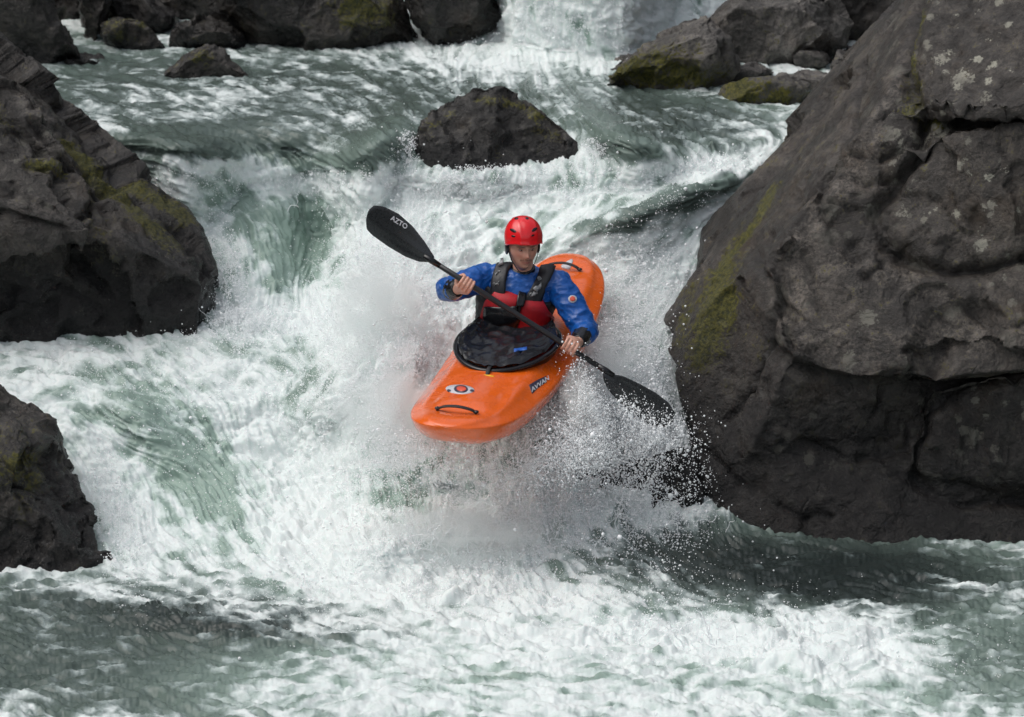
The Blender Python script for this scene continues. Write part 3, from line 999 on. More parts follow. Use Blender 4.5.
far_rock("black boulder on the far right bank", [(854, 40), (852, 14), (872, -16), (920, -30), (930, 20), (890, 44)], 23.8, 68, R_DARK, depth=.8)
far_rock("dark bank boulder closing the gap behind the right hand stones", [(800, 30), (830, -40), (900, -60), (940, 0), (900, 40), (850, 44)], 24.6, 71, R_LEFT, depth=.8)
far_rock("low grey stone filling the gap before the ledge boulder", [(764, 86), (776, 72), (800, 66), (830, 68), (846, 80), (838, 92)], 22.6, 72, R_PALE, depth=.4)
far_rock("pale stone jammed against the giant boulder at the upper right", [(826, 66), (838, 50), (866, 44), (892, 48), (890, 72), (850, 80)], 22.8, 73, R_PALE, depth=.4)
far_rock("tilted grey stone half hidden by the giant boulder", [(862, 42), (876, 18), (906, 2), (930, 4), (930, 40), (890, 60)], 22.8, 69, R_PALE, depth=.5)
far_rock("wet stone wedged at the foot of the upper left boulders", [(60, 64), (64, 52), (84, 46), (104, 50), (106, 64)], 23.3, 70, R_DARK, depth=.3)

# banks and valley sides beyond the boulders, far beyond the frame
hx = np.linspace(-60, 60, 160)
hy = np.linspace(-6, 120, 170)
HX, HY = np.meshgrid(hx, hy)
hp = np.stack([HX.ravel(), HY.ravel(), np.zeros(HX.size)], -1)
side = np.maximum(0, np.abs(HX - 0.4 * (HY - 22) * (HY > 22) * 0) - (5.4 + 0.02 * HY)) 
up = np.maximum(0, HY - 29.0)
HZ = -0.9 + 1.15 * side ** 0.85 + 0.75 * up + (fbm(hp * 0.35, 4, 5).reshape(HX.shape)) * 1.6 * np.minimum(1, (side + up) / 3) + 2.2 * sstep(21, 25, HY) - 1.0 * sstep(4.0, 6.0, np.abs(HX)) * 0
HZ = np.minimum(HZ, 26 + 4 * fbm(hp * 0.05, 2, 8).reshape(HX.shape))
hi_ = np.arange(HX.size).reshape(HX.shape)
HF = np.stack([hi_[:-1, :-1], hi_[:-1, 1:], hi_[1:, 1:], hi_[1:, :-1]], -1).reshape(-1, 4)
m, nt, b = new_mat("valley_side")
tc = nt.nodes.new('ShaderNodeTexCoord').outputs['Object']
g1 = noise_n(nt, 0.8, 8, 0.7, tc)
nt.links.new(mixc(nt, mrange(nt, g1, 0.4, 0.62), (0.022, 0.022, 0.021), (0.04, 0.052, 0.022)), b.inputs['Base Color'])
nt.links.new(bump(nt, noise_n(nt, 3, 8, 0.7, tc), 1.0, 0.4), b.inputs['Normal'])
b.inputs['Roughness'].default_value = 0.95
hill = mesh_obj("valley_terrain", np.stack([HX.ravel(), HY.ravel(), HZ.ravel()], -1), HF, m)
props(hill, "dark valley sides and river bed under the rapids", "terrain", kind="structure")
gv = [(-900, -900, -1.6), (900, -900, -1.6), (900, 900, -1.6), (-900, 900, -1.6)]
gr = mesh_obj("ground", gv, [(0, 1, 2, 3)], m)
props(gr, "dark ground reaching to the horizon", "ground", kind="structure")
# ------------------------------------------------------------------ kayak
M_ORANGE = simple_mat("orange_plastic", (0.86, 0.135, 0.008), 0.24, nscale=22, namp=0.10, coat=0.5)
M_BLACKG = simple_mat("black_neoprene", (0.012, 0.013, 0.016), 0.17, nscale=60, namp=0.3, bumpd=0.003)
M_BLACK = simple_mat("black_webbing", (0.014, 0.014, 0.016), 0.6, nscale=150, namp=0.4, bumpd=0.001)
M_RIM = simple_mat("black_rim", (0.010, 0.010, 0.012), 0.22, nscale=40)
M_WHITE = simple_mat("silver_print", (0.62, 0.62, 0.66), 0.4, nscale=200, namp=0.15)
M_INK = simple_mat("dark_print", (0.03, 0.03, 0.06), 0.4, nscale=200, namp=0.2)
M_YELLOW = simple_mat("yellow_tab", (0.85, 0.48, 0.02), 0.45)
M_REDP = simple_mat("red_print", (0.75, 0.10, 0.05), 0.4)

# scuffs and wear along the hull
nt = M_ORANGE.node_tree
b = nt.nodes['Principled BSDF']
tc = nt.nodes.new('ShaderNodeTexCoord').outputs['Object']
mp = nt.nodes.new('ShaderNodeMapping')
mp.inputs['Rotation'].default_value = (0, 0, math.radians(-16))
mp.inputs['Scale'].default_value = (90, 7, 60)
nt.links.new(tc, mp.inputs['Vector'])
scr = mrange(nt, noise_n(nt, 1.0, 5, .7, mp.outputs[0], .4), .60, .72)
pat = mrange(nt, noise_n(nt, 5.0, 3, .6, tc), .45, .62)
sf = mth(nt, 'MULTIPLY', scr, mth(nt, 'MULTIPLY', pat, .55))
old = b.inputs['Base Color'].links[0].from_socket
nt.links.new(mixc(nt, sf, old, (0.55, 0.13, 0.05)), b.inputs['Base Color'])
wetn = noise_n(nt, 9.0, 4, .6, tc, .5)
nt.links.new(mrange(nt, wetn, .35, .65, .12, .38), b.inputs['Roughness'])
drp = nt.nodes.new('ShaderNodeTexVoronoi')
drp.inputs['Scale'].default_value = 75
nt.links.new(tc, drp.inputs['Vector'])
nt.links.new(bump(nt, mth(nt, 'MULTIPLY', mrange(nt, drp.outputs['Distance'], .32, .12), mrange(nt, wetn, .45, .55)), .6, .003), b.inputs['Normal'])

KB = P(446, 451, 16.45)
KS = P(574, 271, 19.05)
KM = (KB + KS) / 2
KX = (KB - KS) / np.linalg.norm(KB - KS)
kup = np.array([0.03, 0, 1.0])
KY = np.cross(kup, KX)
KY /= np.linalg.norm(KY)
KZ = np.cross(KX, KY)
KL = float(np.linalg.norm(KB - KS)) / 2
SEC = [(0, 1.0), (.30, .985), (.56, .90), (.70, .76), (.79, .48), (.93, .18), (1.0, .02), (.985, -.12), (.93, -.40), (.80, -.70), (.55, -.92), (.28, -1.0), (0, -1.0)]


def ksec():
    pts = np.array(SEC + [(-a, b) for a, b in SEC[-2:0:-1]] + [SEC[0]], float)
    seg = np.r_[0, np.cumsum(np.linalg.norm(np.diff(pts, axis=0), axis=1))]
    t = np.linspace(0, seg[-1], 97)[:-1]
    q = np.stack([np.interp(t, seg, pts[:, 0]), np.interp(t, seg, pts[:, 1])], 1)
    for _ in range(2):
        q = 0.25 * np.roll(q, 1, 0) + 0.5 * q + 0.25 * np.roll(q, -1, 0)
    return q


KSEC = ksec()


def kprof(s):
    a = abs(s)
    p = 6.5 if s > 0 else 4.6
    w = 0.352 * max(1e-5, 1 - a ** p) ** 0.46 * (1 - 0.16 * a)
    rock_ = (0.13 if s > 0 else 0.10) * a ** 2.6
    e = max(1e-5, 1 - a ** 9) ** 0.5
    top = (0.120 - 0.05 * a ** 1.3 - 0.03 * max(0, a - .45)) * e
    bot = (0.185 - 0.06 * a ** 2) * e
    return w, rock_, top, bot


def kloc(p):
    p = np.asarray(p, float)
    return KM + p[..., 0:1] * KX + p[..., 1:2] * KY + p[..., 2:3] * KZ


def kdeck(x, y):
    s = max(-.999, min(.999, x / KL))
    w, r, t, b_ = kprof(s)
    u = min(1, abs(y) / w)
    return r + t * float(np.interp(u, [0, .30, .56, .70, .93, 1.0], [1, .985, .9, .74, .22, .02]))


ss = np.sin(np.linspace(-math.pi / 2, math.pi / 2, 150))
V = []
for s_ in ss:
    w, r, t, b_ = kprof(s_)
    for (a, c) in KSEC:
        V.append((s_ * KL, a * w, r + (c * t if c > 0 else c * b_)))
V = np.array(V)
# moulded creases: foot bumps on the fore deck, ribs on the stern deck, recess for the grab handles
dk = V[:, 2] > np.array([kprof(q / KL)[1] for q in V[:, 0]]) + 0.01
def kd(x, y, rx, ry, a):
    global V
    V[:, 2] += dk * a * np.exp(-(((V[:, 0] - x) / rx) ** 2 + ((V[:, 1] - y) / ry) ** 2))
kd(1.13, 0, .08, .13, -.022)
kd(-1.08, 0, .09, .13, -.022)
kd(.72, .0, .30, .09, .014)
for xx in (-.62, -.74, -.86): kd(xx, -.02, .022, .10, .012)
kd(.95, .17, .18, .03, -.010)
kd(.95, -.17, .18, .03, -.010)
n_ = len(KSEC)
F = []
for i in range(len(ss) - 1):
    for j in range(n_):
        F.append((i * n_ + j, i * n_ + (j + 1) % n_, (i + 1) * n_ + (j + 1) % n_, (i + 1) * n_ + j))
F.append(tuple(range(n_)))
F.append(tuple(reversed(range((len(ss) - 1) * n_, len(ss) * n_))))
kay = empty("kayak", KM - KZ * 0.17)
props(kay, "orange whitewater kayak plunging bow first over the drop, black spray deck round the paddler", "kayak")
KV = kloc(V)
hullo = mesh_obj("hull", KV, F, M_ORANGE, kay, origin=KM)
HB = BVHTree.FromPolygons([Vector(v) for v in KV], F)
CAMV = Vector(CAMP)


def cast(bvh, px, py, off, fallY=None):
    d = Vector(ray(px, py)).normalized()
    hit, nrm, i, dist = bvh.ray_cast(CAMV, d)
    if hit is None:
        q = CAMV + d * ((fallY or 17.9) / d.y)
        hit, nrm, i, dist = bvh.find_nearest(q)
    if nrm.dot(d) > 0: nrm = -nrm
    return np.array(hit + nrm * off), np.array(nrm)


def resample(pts, n):
    pts = np.array(pts, float)
    seg = np.r_[0, np.cumsum(np.linalg.norm(np.diff(pts, axis=0), axis=1))]
    t = np.linspace(0, seg[-1], n)
    return np.stack([np.interp(t, seg, pts[:, k]) for k in range(pts.shape[1])], 1)


def strip(name, bvh, A, B, mat, parent, off=0.002, thick=0.006, n=24, m=8, puff=0.0, label=None, fallY=None, sm=1):
    """panel lying on a surface between edge A and edge B, with real thickness"""
    A, B = resample(A, n), resample(B, n)
    top, bot = [], []
    for i in range(n):
        for j in range(m):
            f = j / (m - 1)
            px, py = A[i] * (1 - f) + B[i] * f
            e = 4 * f * (1 - f) * min(1, 4 * (i + .3) / n, 4 * (n - 1 - i + .3) / n)
            p, nn = cast(bvh, px, py, 0, fallY)
            top.append(p + nn * (off + thick + puff * e))
            bot.append(p - nn * 0.004)
    T = np.array(top).reshape(n, m, 3)
    for _ in range(sm):
        T2 = T.copy()
        T2[1:-1] = .25 * T[:-2] + .5 * T[1:-1] + .25 * T[2:]
        T = T2.copy()
        T[:, 1:-1] = .25 * T2[:, :-2] + .5 * T2[:, 1:-1] + .25 * T2[:, 2:]
    Vv = list(T.reshape(-1, 3)) + bot
    N = n * m
    Ff = []
    for i in range(n - 1):
        for j in range(m - 1):
            a = i * m + j
            Ff.append((a, a + 1, a + m + 1, a + m))
            Ff.append((N + a, N + a + m, N + a + m + 1, N + a + 1))
    for i in range(n - 1):
        a = i * m
        Ff.append((a, a + m, N + a + m, N + a))
        a = i * m + m - 1
        Ff.append((a, N + a, N + a + m, a + m))
    for j in range(m - 1):
        a = j
        Ff.append((a, N + a, N + a + 1, a + 1))
        a = (n - 1) * m + j
        Ff.append((a, a + 1, N + a + 1, N + a))
    o = mesh_obj(name, Vv, Ff, mat, parent, origin=Vv[0])
    if label: o['label'] = label
    return o


def oval(name, bvh, cx, cy, rx, ry, ang, mat, parent, off=.001, thick=.001, label=None, n=14):
    c, s = math.cos(math.radians(ang)), math.sin(math.radians(ang))
    A, B = [], []
    for k in range(n):
        t = math.pi * (k + .02) / (n - 1 + .04)
        x, y = -rx * math.cos(t), ry * math.sin(t)
        A.append((cx + x * c - y * s, cy + x * s + y * c))
        B.append((cx + x * c + y * s, cy + x * s - y * c))
    return strip(name, bvh, A, B, mat, parent, off, thick, n=n, m=4, label=label, sm=0)


def handle(name, x0, x, yw, parent):
    pts = []
    for k in range(15):
        f = k / 14
        y = (f - .5) * 2 * yw
        z = kdeck(x, y) + 0.030 * math.sin(math.pi * f) ** .6 - .006
        pts.append(kloc(np.array([x + 0.012 * math.sin(math.pi * f) * x0, y, z])))
    V, F = loft(pts, [(.006, .014)] * 15, 10, side=KZ)
    return mesh_obj(name, V, F, M_BLACK, parent, origin=pts[0])


handle("grab_handle", 1, 1.15, .105, kay)
handle("grab_handle", -1, -1.08, .105, kay)
for (x, yy) in ((1.15, .105), (1.15, -.105), (-1.08, .105), (-1.08, -.105)):
    sh = Shells()
    c = kloc(np.array([x, yy, kdeck(x, yy) + .002]))
    sh.ball(c, (.014, .014, .008), 6, np.stack([KX, KY, KZ], 1))
    mesh_obj("bolt", sh.V, sh.F, M_RIM, kay, origin=c)

# coaming and spray deck
CX, CA, CB = 0.165, 0.375, 0.262


def rimpt(th, f=1.0, dz=0.0):
    x = CX + CA * math.cos(th) * f
    y = CB * math.sin(th) * f * (1 - .10 * math.cos(th))
    return x, y


rz = lambda x: 0.132 - 0.02 * abs(x - .1) + 0.0
V, F = [], []
NT = 72
sec = [(.000, -.05), (.004, -.012), (.022, -.008), (.026, .004), (.018, .012), (-.010, .012), (-.02, -.01), (-.014, -.05)]
for k in range(NT):
    th = 2 * math.pi * k / NT
    x, y = rimpt(th)
    nx_, ny_ = math.cos(th) / CA, math.sin(th) / CB
    l = math.hypot(nx_, ny_)
    for (o_, z_) in sec:
        V.append(kloc(np.array([x + nx_ / l * o_, y + ny_ / l * o_, rz(x) + z_])))
ns = len(sec)
for k in range(NT):
    for j in range(ns):
        F.append((k * ns + j, ((k + 1) % NT) * ns + j, ((k + 1) % NT) * ns + (j + 1) % ns, k * ns + (j + 1) % ns))
rim = mesh_obj("coaming", V, F, M_RIM, kay, origin=kloc(np.array([CX, 0, rz(CX)])))
V, F = [], []
NR = 26
for i in range(NR):
    f = i / (NR - 1)
    for k in range(NT):
        th = 2 * math.pi * k / NT
        x, y = rimpt(th, 1.0)
        x2, y2 = -0.08 + 0.145 * math.cos(th), 0.185 * math.sin(th)
        g = f ** 1.1
        xx, yy = x * (1 - g) + x2 * g, y * (1 - g) + y2 * g
        zz = rz(xx) + 0.014 + 0.02 * f + (0.015 * sstep(.75, 1.0, f)) + 0.018 * math.sin(math.pi * f)
        V.append([xx, yy, zz])
V = np.array(V)
V[:, 2] += 0.016 * fbm(V * np.array([9, 14, 4.]), 3, 77, 'r') + 0.009 * fbm(V * 26, 2, 78, 'r')
for i in range(NR - 1):
    for k in range(NT):
        F.append((i * NT + k, i * NT + (k + 1) % NT, (i + 1) * NT + (k + 1) % NT, (i + 1) * NT + k))
sd = mesh_obj("spray_deck", kloc(V), F, M_BLACKG, kay, origin=kloc(np.array([CX, 0, .18])))
SDB = BVHTree.FromPolygons([Vector(v) for v in kloc(V)], F)
strip("logo_patch", SDB, [(514, 349), (527, 347)], [(514, 352), (527, 350)], simple_mat("blue_print", (.02, .12, .5), .4), sd, thick=.001, n=6, m=3)

# pull tab with its yellow tag
pts = [kloc(np.array([CX + CA - .03, .01, rz(.5) + .02])), kloc(np.array([CX + CA + .03, .012, rz(.5) + .022])), kloc(np.array([CX + CA + .075, .016, rz(.5) + .002])),
       kloc(np.array([CX + CA + .085, .02, rz(.5) - .02]))]
V, F = loft(pts, [(.004, .012)] * 4, 8, side=KZ)
mesh_obj("pull_strap", V, F, M_BLACK, kay, origin=pts[0])
yt = kloc(np.array([CX + CA + .085, .02, kdeck(.6, 0) + .006]))
sh = Shells().ball(yt, (.014, .042, .008), 7, np.stack([KX, KY, KZ], 1))
mesh_obj("yellow_tag", sh.V, sh.F, M_YELLOW, kay, origin=yt)

# stickers on the deck
oval("emblem", HB, 460, 389.5, 14.5, 4.6, 3, M_WHITE, kay, label="silver oval emblem on the fore deck")
oval("emblem_ring", HB, 461, 389.5, 7.0, 3.8, 3, M_INK, kay, off=.003)
oval("emblem_centre", HB, 461.5, 389.5, 4.8, 2.5, 3, M_REDP, kay, off=.005)
for (a, b2) in (((449, 391), 2.0), ((472, 391), 2.0)):
    oval("emblem_mark", HB, a[0], a[1], b2, 1.1, 5, M_INK, kay, off=.003)
strip("star_sticker", HB, [(561, 266), (566, 262), (572, 259)], [(562, 268), (570, 270), (573, 261)], M_WHITE, kay, thick=.001, n=8, m=3)


def letters(txt, bvh, ox, oy, ux, uy, vx, vy, size, mat, parent, off, name="lettering"):
    """lettering wrapped on a surface: (u, v) of the text run along (ux, uy) and (vx, vy)"""
    cu = bpy.data.curves.new("t", 'FONT')
    cu.body = txt
    cu.size = 1.0
    cu.resolution_u = 3
    cu.offset = 0.025
    o = bpy.data.objects.new("t", cu)
    COL.objects.link(o)
    dg = bpy.context.evaluated_depsgraph_get()
    me = bpy.data.meshes.new_from_object(o.evaluated_get(dg))
    bpy.data.objects.remove(o)
    v, n = get_vf(me)
    out = []
    for (a, b_, c) in v:
        p, nn = cast(bvh, ox + (a * ux + b_ * vx) * size, oy + (a * uy + b_ * vy) * size, off)
        out.append(p)
    Fc = [tuple(p.vertices) for p in me.polygons]
    bpy.data.meshes.remove(me)
    return mesh_obj(name, out, Fc, mat, parent, smooth=False, origin=out[0])


strip("logo_backing", HB, [(529, 385), (537, 380), (546, 376)], [(532, 394), (538, 388), (546.5, 382)], M_INK, kay, off=.0005, thick=.001, n=10, m=4)
letters("AVVAN", HB, 531.5, 392.5, .86, -.62, -.25, -1, 6.2, M_WHITE, kay, .004)
# ------------------------------------------------------------------ paddler
M_BLUE = simple_mat("blue_jacket", (0.005, 0.10, 0.42), 0.36, nscale=16, namp=0.25, coat=0.15)
M_REDV = simple_mat("red_vest_fabric", (0.50, 0.012, 0.022), 0.55, nscale=50, namp=0.25, bumpd=.002)
M_REDH = simple_mat("red_helmet_shell", (0.78, 0.012, 0.018), 0.24, nscale=10, namp=0.06, coat=0.5)
M_CARBON = simple_mat("black_carbon", (0.014, 0.016, 0.019), 0.28, nscale=90, namp=0.5, coat=0.3)
M_GREYP = simple_mat("grey_print", (0.33, 0.34, 0.35), 0.5)
# skin with beard, lips and brows (with painted eye socket shade) held in attributes
m, nt, b = new_mat("skin")
tc = nt.nodes.new('ShaderNodeTexCoord').outputs['Object']
nz = noise_n(nt, 60, 3, .6, tc)
c = mixc(nt, nz, (0.62, 0.33, 0.235), (0.72, 0.40, 0.30))
c = mixc(nt, attr(nt, 'rosy'), c, (0.50, 0.15, 0.105))
c = mixc(nt, attr(nt, 'lips'), c, (0.36, 0.10, 0.085))
c = mixc(nt, mth(nt, 'MULTIPLY', attr(nt, 'beard'), mrange(nt, noise_n(nt, 260, 2, .6, tc), .25, .6, .45, 1)), c, (0.10, 0.045, 0.028))
c = mixc(nt, attr(nt, 'brow'), c, (0.045, 0.022, 0.014))
nt.links.new(c, b.inputs['Base Color'])
b.inputs['Roughness'].default_value = 0.42
b.inputs['Subsurface Weight'].default_value = 0.12
b.inputs['Subsurface Radius'].default_value = (0.02, 0.008, 0.004)
b.inputs['Subsurface Scale'].default_value = 0.3
M_SKIN = m


def unit(v):
    v = np.asarray(v, float)
    return v / np.linalg.norm(v)


SIDE = unit((.965, -.16, -.13))
# head frame
HFW = unit((0.27, -0.97, -0.16))
HX_ = unit(np.cross(HFW, (0.02, 0, 1)))      # picture left to right is -HX_
HXR = HX_ * (1 if HX_[0] > 0 else -1)
HUP = unit(np.cross(HXR, HFW))
if HUP[2] < 0: HUP = -HUP
HC = P(522.5, 246, 17.80)
HM = np.stack([HXR, HFW, HUP], 1)


def head_shell():
    n = 64
    V = []
    m2 = 2 * n
    dirs = [np.array([0, 0, -1.0])]
    for i in range(1, n):
        ph = math.pi * i / n - math.pi / 2
        for j in range(m2):
            th = math.pi * j / n
            dirs.append(np.array([math.cos(ph) * math.cos(th), math.cos(ph) * math.sin(th), math.sin(ph)]))
    dirs.append(np.array([0, 0, 1.0]))
    D = np.array(dirs)
    p = D * np.array([.083, .098, .137])
    z = p[:, 2]
    low = sstep(0.0, -.128, z)
    p[:, 0] *= 1 - .30 * low
    p[:, 1] = np.where(p[:, 1] < 0, p[:, 1] * (1 - .35 * low), p[:, 1] * (1 + .16 * low))
    fr = sstep(.3, .9, D[:, 1])
    x, z = p[:, 0], p[:, 2]
    def g(cx, cz, sx, sz): return np.exp(-(((x - cx) / sx) ** 2 + ((z - cz) / sz) ** 2)) * fr
    y = p[:, 1].copy()
    y += .012 * g(0, .006, .009, .030) + .024 * g(0, -.022, .0135, .014) + .006 * (g(.012, -.026, .007, .008) + g(-.012, -.026, .007, .008))
    y -= .013 * (g(.032, .010, .017, .012) + g(-.032, .010, .017, .012))
    y += .008 * (g(.030, .031, .026, .008) + g(-.030, .031, .026, .008)) + .004 * g(0, .03, .02, .01)
    y += .006 * (g(.045, -.022, .02, .018) + g(-.045, -.022, .02, .018))
    y += .007 * g(0, -.055, .022, .005) + .008 * g(0, -.068, .018, .006) - .006 * g(0, -.0615, .024, .0022) - .005 * g(0, -.080, .02, .006)
    y += .011 * g(0, -.100, .022, .014)
    p[:, 1] = y
    F = []
    for j in range(m2): F.append((0, 1 + (j + 1) % m2, 1 + j))
    for i in range(n - 2):
        for j in range(m2):
            a = 1 + i * m2 + j
            b_ = 1 + i * m2 + (j + 1) % m2
            F.append((a, b_, b_ + m2, a + m2))
    e = len(p) - 1
    for j in range(m2): F.append((e, 1 + (n - 2) * m2 + j, 1 + (n - 2) * m2 + (j + 1) % m2))
    return HC + p @ HM.T, F


# joints
SR, ER, WR, HR = P(487, 277, 17.92), P(447, 290, 17.74), P(458, 289, 17.56), P(467, 283, 17.45)
SL, EL, WL, HL = P(559, 285, 17.86), P(586, 331, 17.72), P(578, 342, 17.52), P(569, 347.5, 17.42)
TOR = [(513, 384, 17.98, .165, .120), (512, 352, 17.96, .160, .120), (512, 325, 17.94, .165, .125), (515, 303, 17.92, .185, .130), (519, 288, 17.90, .195, .125),
       (522, 277, 17.89, .165, .10), (523, 269, 17.88, .085, .072)]
AX = unit(HL - HR)   # paddle shaft direction


def tor(sh, grow=0.0, lo=0, hi=99, n=36):
    T = TOR[lo:hi]
    sh.tube([P(a, b_, c) for a, b_, c, _, _ in T], [(r1 + grow, r2 + grow) for *_, r1, r2 in T], n, side=SIDE)


def limb(sh, pts, rad, n=20, k=8):
    """tapered chain with balls at the joints, curved a little"""
    for i in range(len(pts) - 1):
        a, b_ = np.asarray(pts[i]), np.asarray(pts[i + 1])
        q = [a + (b_ - a) * f for f in np.linspace(0, 1, k)]
        r = [rad[i] + (rad[i + 1] - rad[i]) * f + 0.10 * min(rad[i], rad[i + 1]) * math.sin(math.pi * f) for f in np.linspace(0, 1, k)]
        sh.tube(q, r, n)
    for p, r in zip(pts, rad): sh.ball(p, r * 1.0, 9)


def hand(sh, c, wrist, ax, flip):
    """palm and five fingers closed round the shaft at c"""
    ax = unit(ax)
    back = unit((wrist - c) - ax * np.dot(wrist - c, ax))       # from shaft towards the wrist
    out = unit(np.cross(ax, back))
    if np.dot(out, -ray(512, 300)) < 0: out = -out                # knuckle side faces the camera
    R0 = .0165
    def pt(a, deg, r):
        t = math.radians(deg)
        return c + ax * a + (back * math.cos(t) + out * math.sin(t)) * r
    # palm from the wrist to the knuckle row
    pal = [wrist, (wrist * .5 + pt(0, 35, .05) * .5), pt(0, 48, .046), pt(0, 78, .040)]
    sh.tube(pal, [(.030, .024), (.038, .022), (.043, .019), (.041, .014)], 18, side=ax)
    sh.ball(pt(0, 78, .038), .014, 6)
    sh.ball(wrist, .030, 8)
    for i, (ln, r) in enumerate(((.95, .0098), (1.05, .0104), (1.0, .0102), (.85, .0088))):
        a = (i - 1.5) * .0215 * flip
        ch = [pt(a, 62, .040), pt(a, 92, .041), pt(a * 1.0, 135, .036), pt(a * .98, 178, .031), pt(a * .95, 178 + 48 * ln, .027), pt(a * .92, 178 + 85 * ln, .0265)]
        for k in range(len(ch) - 1):
            sh.tube([ch[k], ch[k + 1]], [r * (1.04 - .05 * k), r * (1.0 - .05 * k)], 10)
        for k, q in enumerate(ch): sh.ball(q, r * (1.10 if k in (1, 3) else 1.0) * (1.03 - .05 * k), 6)
    th = [pt(-.040 * flip, 30, .048), pt(-.052 * flip, 5, .040), pt(-.050 * flip, -45, .030), pt(-.040 * flip, -95, .0275)]
    for k in range(3): sh.tube([th[k], th[k + 1]], [.0135 - .0012 * k, .0125 - .0012 * k], 10)
    for k, q in enumerate(th): sh.ball(q, .0135 - .001 * k, 6)


sh = Shells()
hv, hf = head_shell()
sh.add(hv, hf)
tor(sh, -.012)
sh.tube([P(523, 281, 17.90), P(523, 268, 17.87), P(523, 256, 17.85)], [.062, .056, .055], 20)
limb(sh, [SR, ER, WR], [.055, .042, .028])
limb(sh, [SL, EL, WL], [.055, .042, .028])
for sx in (1, -1):
    sh.ball(HC + HM @ np.array([sx * .080, -.008, -.002]), (.008, .016, .028), 8, HM)
hand(sh, HR, WR, AX, 1)
hand(sh, HL, WL, AX, -1)
me = remesh(sh.V, sh.F, .0034, 1, .3)
v, n = get_vf(me)
loc = (v - HC) @ HM
X, Y_, Z_ = loc[:, 0], loc[:, 1], loc[:, 2]
onface = (Y_ > .02) * (np.abs(X) < .09) * (Z_ > -.14)
ax_ = np.abs(X)
jit = fbm(loc * 120, 2, 3) * .006
must = np.exp(-(((Z_ + .0475 + .10 * ax_ + jit) / .0065) ** 2)) * (ax_ < .034)
brd = sstep(.036, .058, ax_ - 0.25 * (Z_ + .10) + jit) * sstep(-.015, -.045, Z_) * .45 + np.exp(-(((Z_ + .105 + jit) / .020) ** 2 + (X / .030) ** 2)) * .75 + np.exp(-(((Z_ + .120) / .02) ** 2)) * .5
beard = np.clip(np.maximum(must * .9, brd * .75), 0, 1) * onface
lips = np.exp(-(((Z_ + .0615) / .0065) ** 2 + (X / .024) ** 4)) * onface
brow = np.exp(-(((Z_ - .029 + .12 * np.maximum(0, ax_ - .035)) / .0045) ** 2 + ((ax_ - .032) / .020) ** 4)) * onface
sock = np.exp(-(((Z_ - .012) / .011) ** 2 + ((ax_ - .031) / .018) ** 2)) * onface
brow = np.clip(brow + .35 * sock, 0, 1)  # shade of the eye sockets painted in with the brow colour
rosy = np.clip(np.exp(-(((Z_ + .02) / .022) ** 2 + ((ax_ - .045) / .022) ** 2)) * .55 + np.exp(-(((Z_ + .025) / .014) ** 2 + (X / .016) ** 2)) * .5, 0, 1) * onface
kn = 0
for (c_, w_) in ((HR, WR), (HL, WL)):
    kn = kn + np.exp(-(np.sum((v - c_) ** 2, 1) / .05 ** 2)) * (0.2 + .4 * fbm(v * 60, 2, 5))
rosy = np.clip(rosy + kn * .55, 0, 1)
for k, a in (('beard', beard), ('lips', lips), ('brow', brow), ('rosy', rosy)):
    me.attributes.new(k, 'FLOAT', 'POINT').data.foreach_set('value', a.astype(np.float32))
PC = P(513, 384, 17.98)
person = empty("person", PC)
props(person, "kayaker in blue jacket, red vest and red helmet leaning on a raised paddle", "person")
me.vertices.foreach_set('co', (v - PC).astype(np.float32).ravel())
me.materials.clear()
me.materials.append(M_SKIN)
me.polygons.foreach_set('use_smooth', np.ones(len(me.polygons), dtype=bool))
me.update()
body = bpy.data.objects.new("body", me)
COL.objects.link(body)
body.parent = person
HEADB = BVHTree.FromPolygons([Vector(a) for a in hv], hf)

# eyes
M_EYE = simple_mat("eye_white", (0.42, 0.38, 0.36), 0.2)
M_IRIS = simple_mat("iris_dark", (0.03, 0.018, 0.012), 0.15)
M_LID = simple_mat("eyelid", (0.34, 0.14, 0.095), 0.5)
for sx in (1, -1):
    ec = HC + HM @ np.array([sx * .031, .0775, .010])
    s2 = Shells().ball(ec, .0115, 10)
    eo = mesh_obj("eye", s2.V, s2.F, M_EYE, person, origin=ec)
    s3 = Shells().ball(ec + HFW * .0072 - HUP * .0015, (.0058, .0058, .0058), 8, HM)
    mesh_obj("iris", s3.V, s3.F, M_IRIS, eo, origin=ec)
    for zz, nm in ((.0050, "upper_eyelid"), (-.0060, "lower_eyelid")):
        q = [ec + HM @ np.array([t * .014, .0105 - 9 * (t * .014) ** 2 / .1 - abs(t) * .003, zz * (1 - .45 * t * t)]) for t in np.linspace(-1, 1, 9)]
        V, F = loft(q, [(.0036, .0030)] * 9, 8, side=HUP)
        mesh_obj(nm, V, F, M_LID, eo, origin=ec)


def cloth(name, sh, voxel, mat, wr=0.006, smooth=2, seed=1, wl=1.0, label=None, keep=None):
    me = remesh(sh.V, sh.F, voxel, smooth)
    v, n = get_vf(me)
    wp = v + 0.03 * np.stack([fbm(v * 6, 2, seed + q) for q in range(3)], -1)
    d = wr * (0.9 * fbm(wp * np.array([13, 13, 24]) * wl, 3, seed, 'r', .5) + .5 * fbm(wp * 9 * wl, 2, seed + 7))
    v2 = v + n * d[:, None]
    me.vertices.foreach_set('co', (v2 - PC).astype(np.float32).ravel())
    me.materials.clear()
    me.materials.append(mat)
    me.polygons.foreach_set('use_smooth', np.ones(len(me.polygons), dtype=bool))
    me.update()
    me.name = name
    o = bpy.data.objects.new(name, me)
    COL.objects.link(o)
    o.parent = person
    me.calc_loop_triangles()
    bv = BVHTree.FromPolygons([Vector(a) for a in v2], [tuple(t.vertices) for t in me.polygons])
    if label: o['label'] = label
    return o, bv


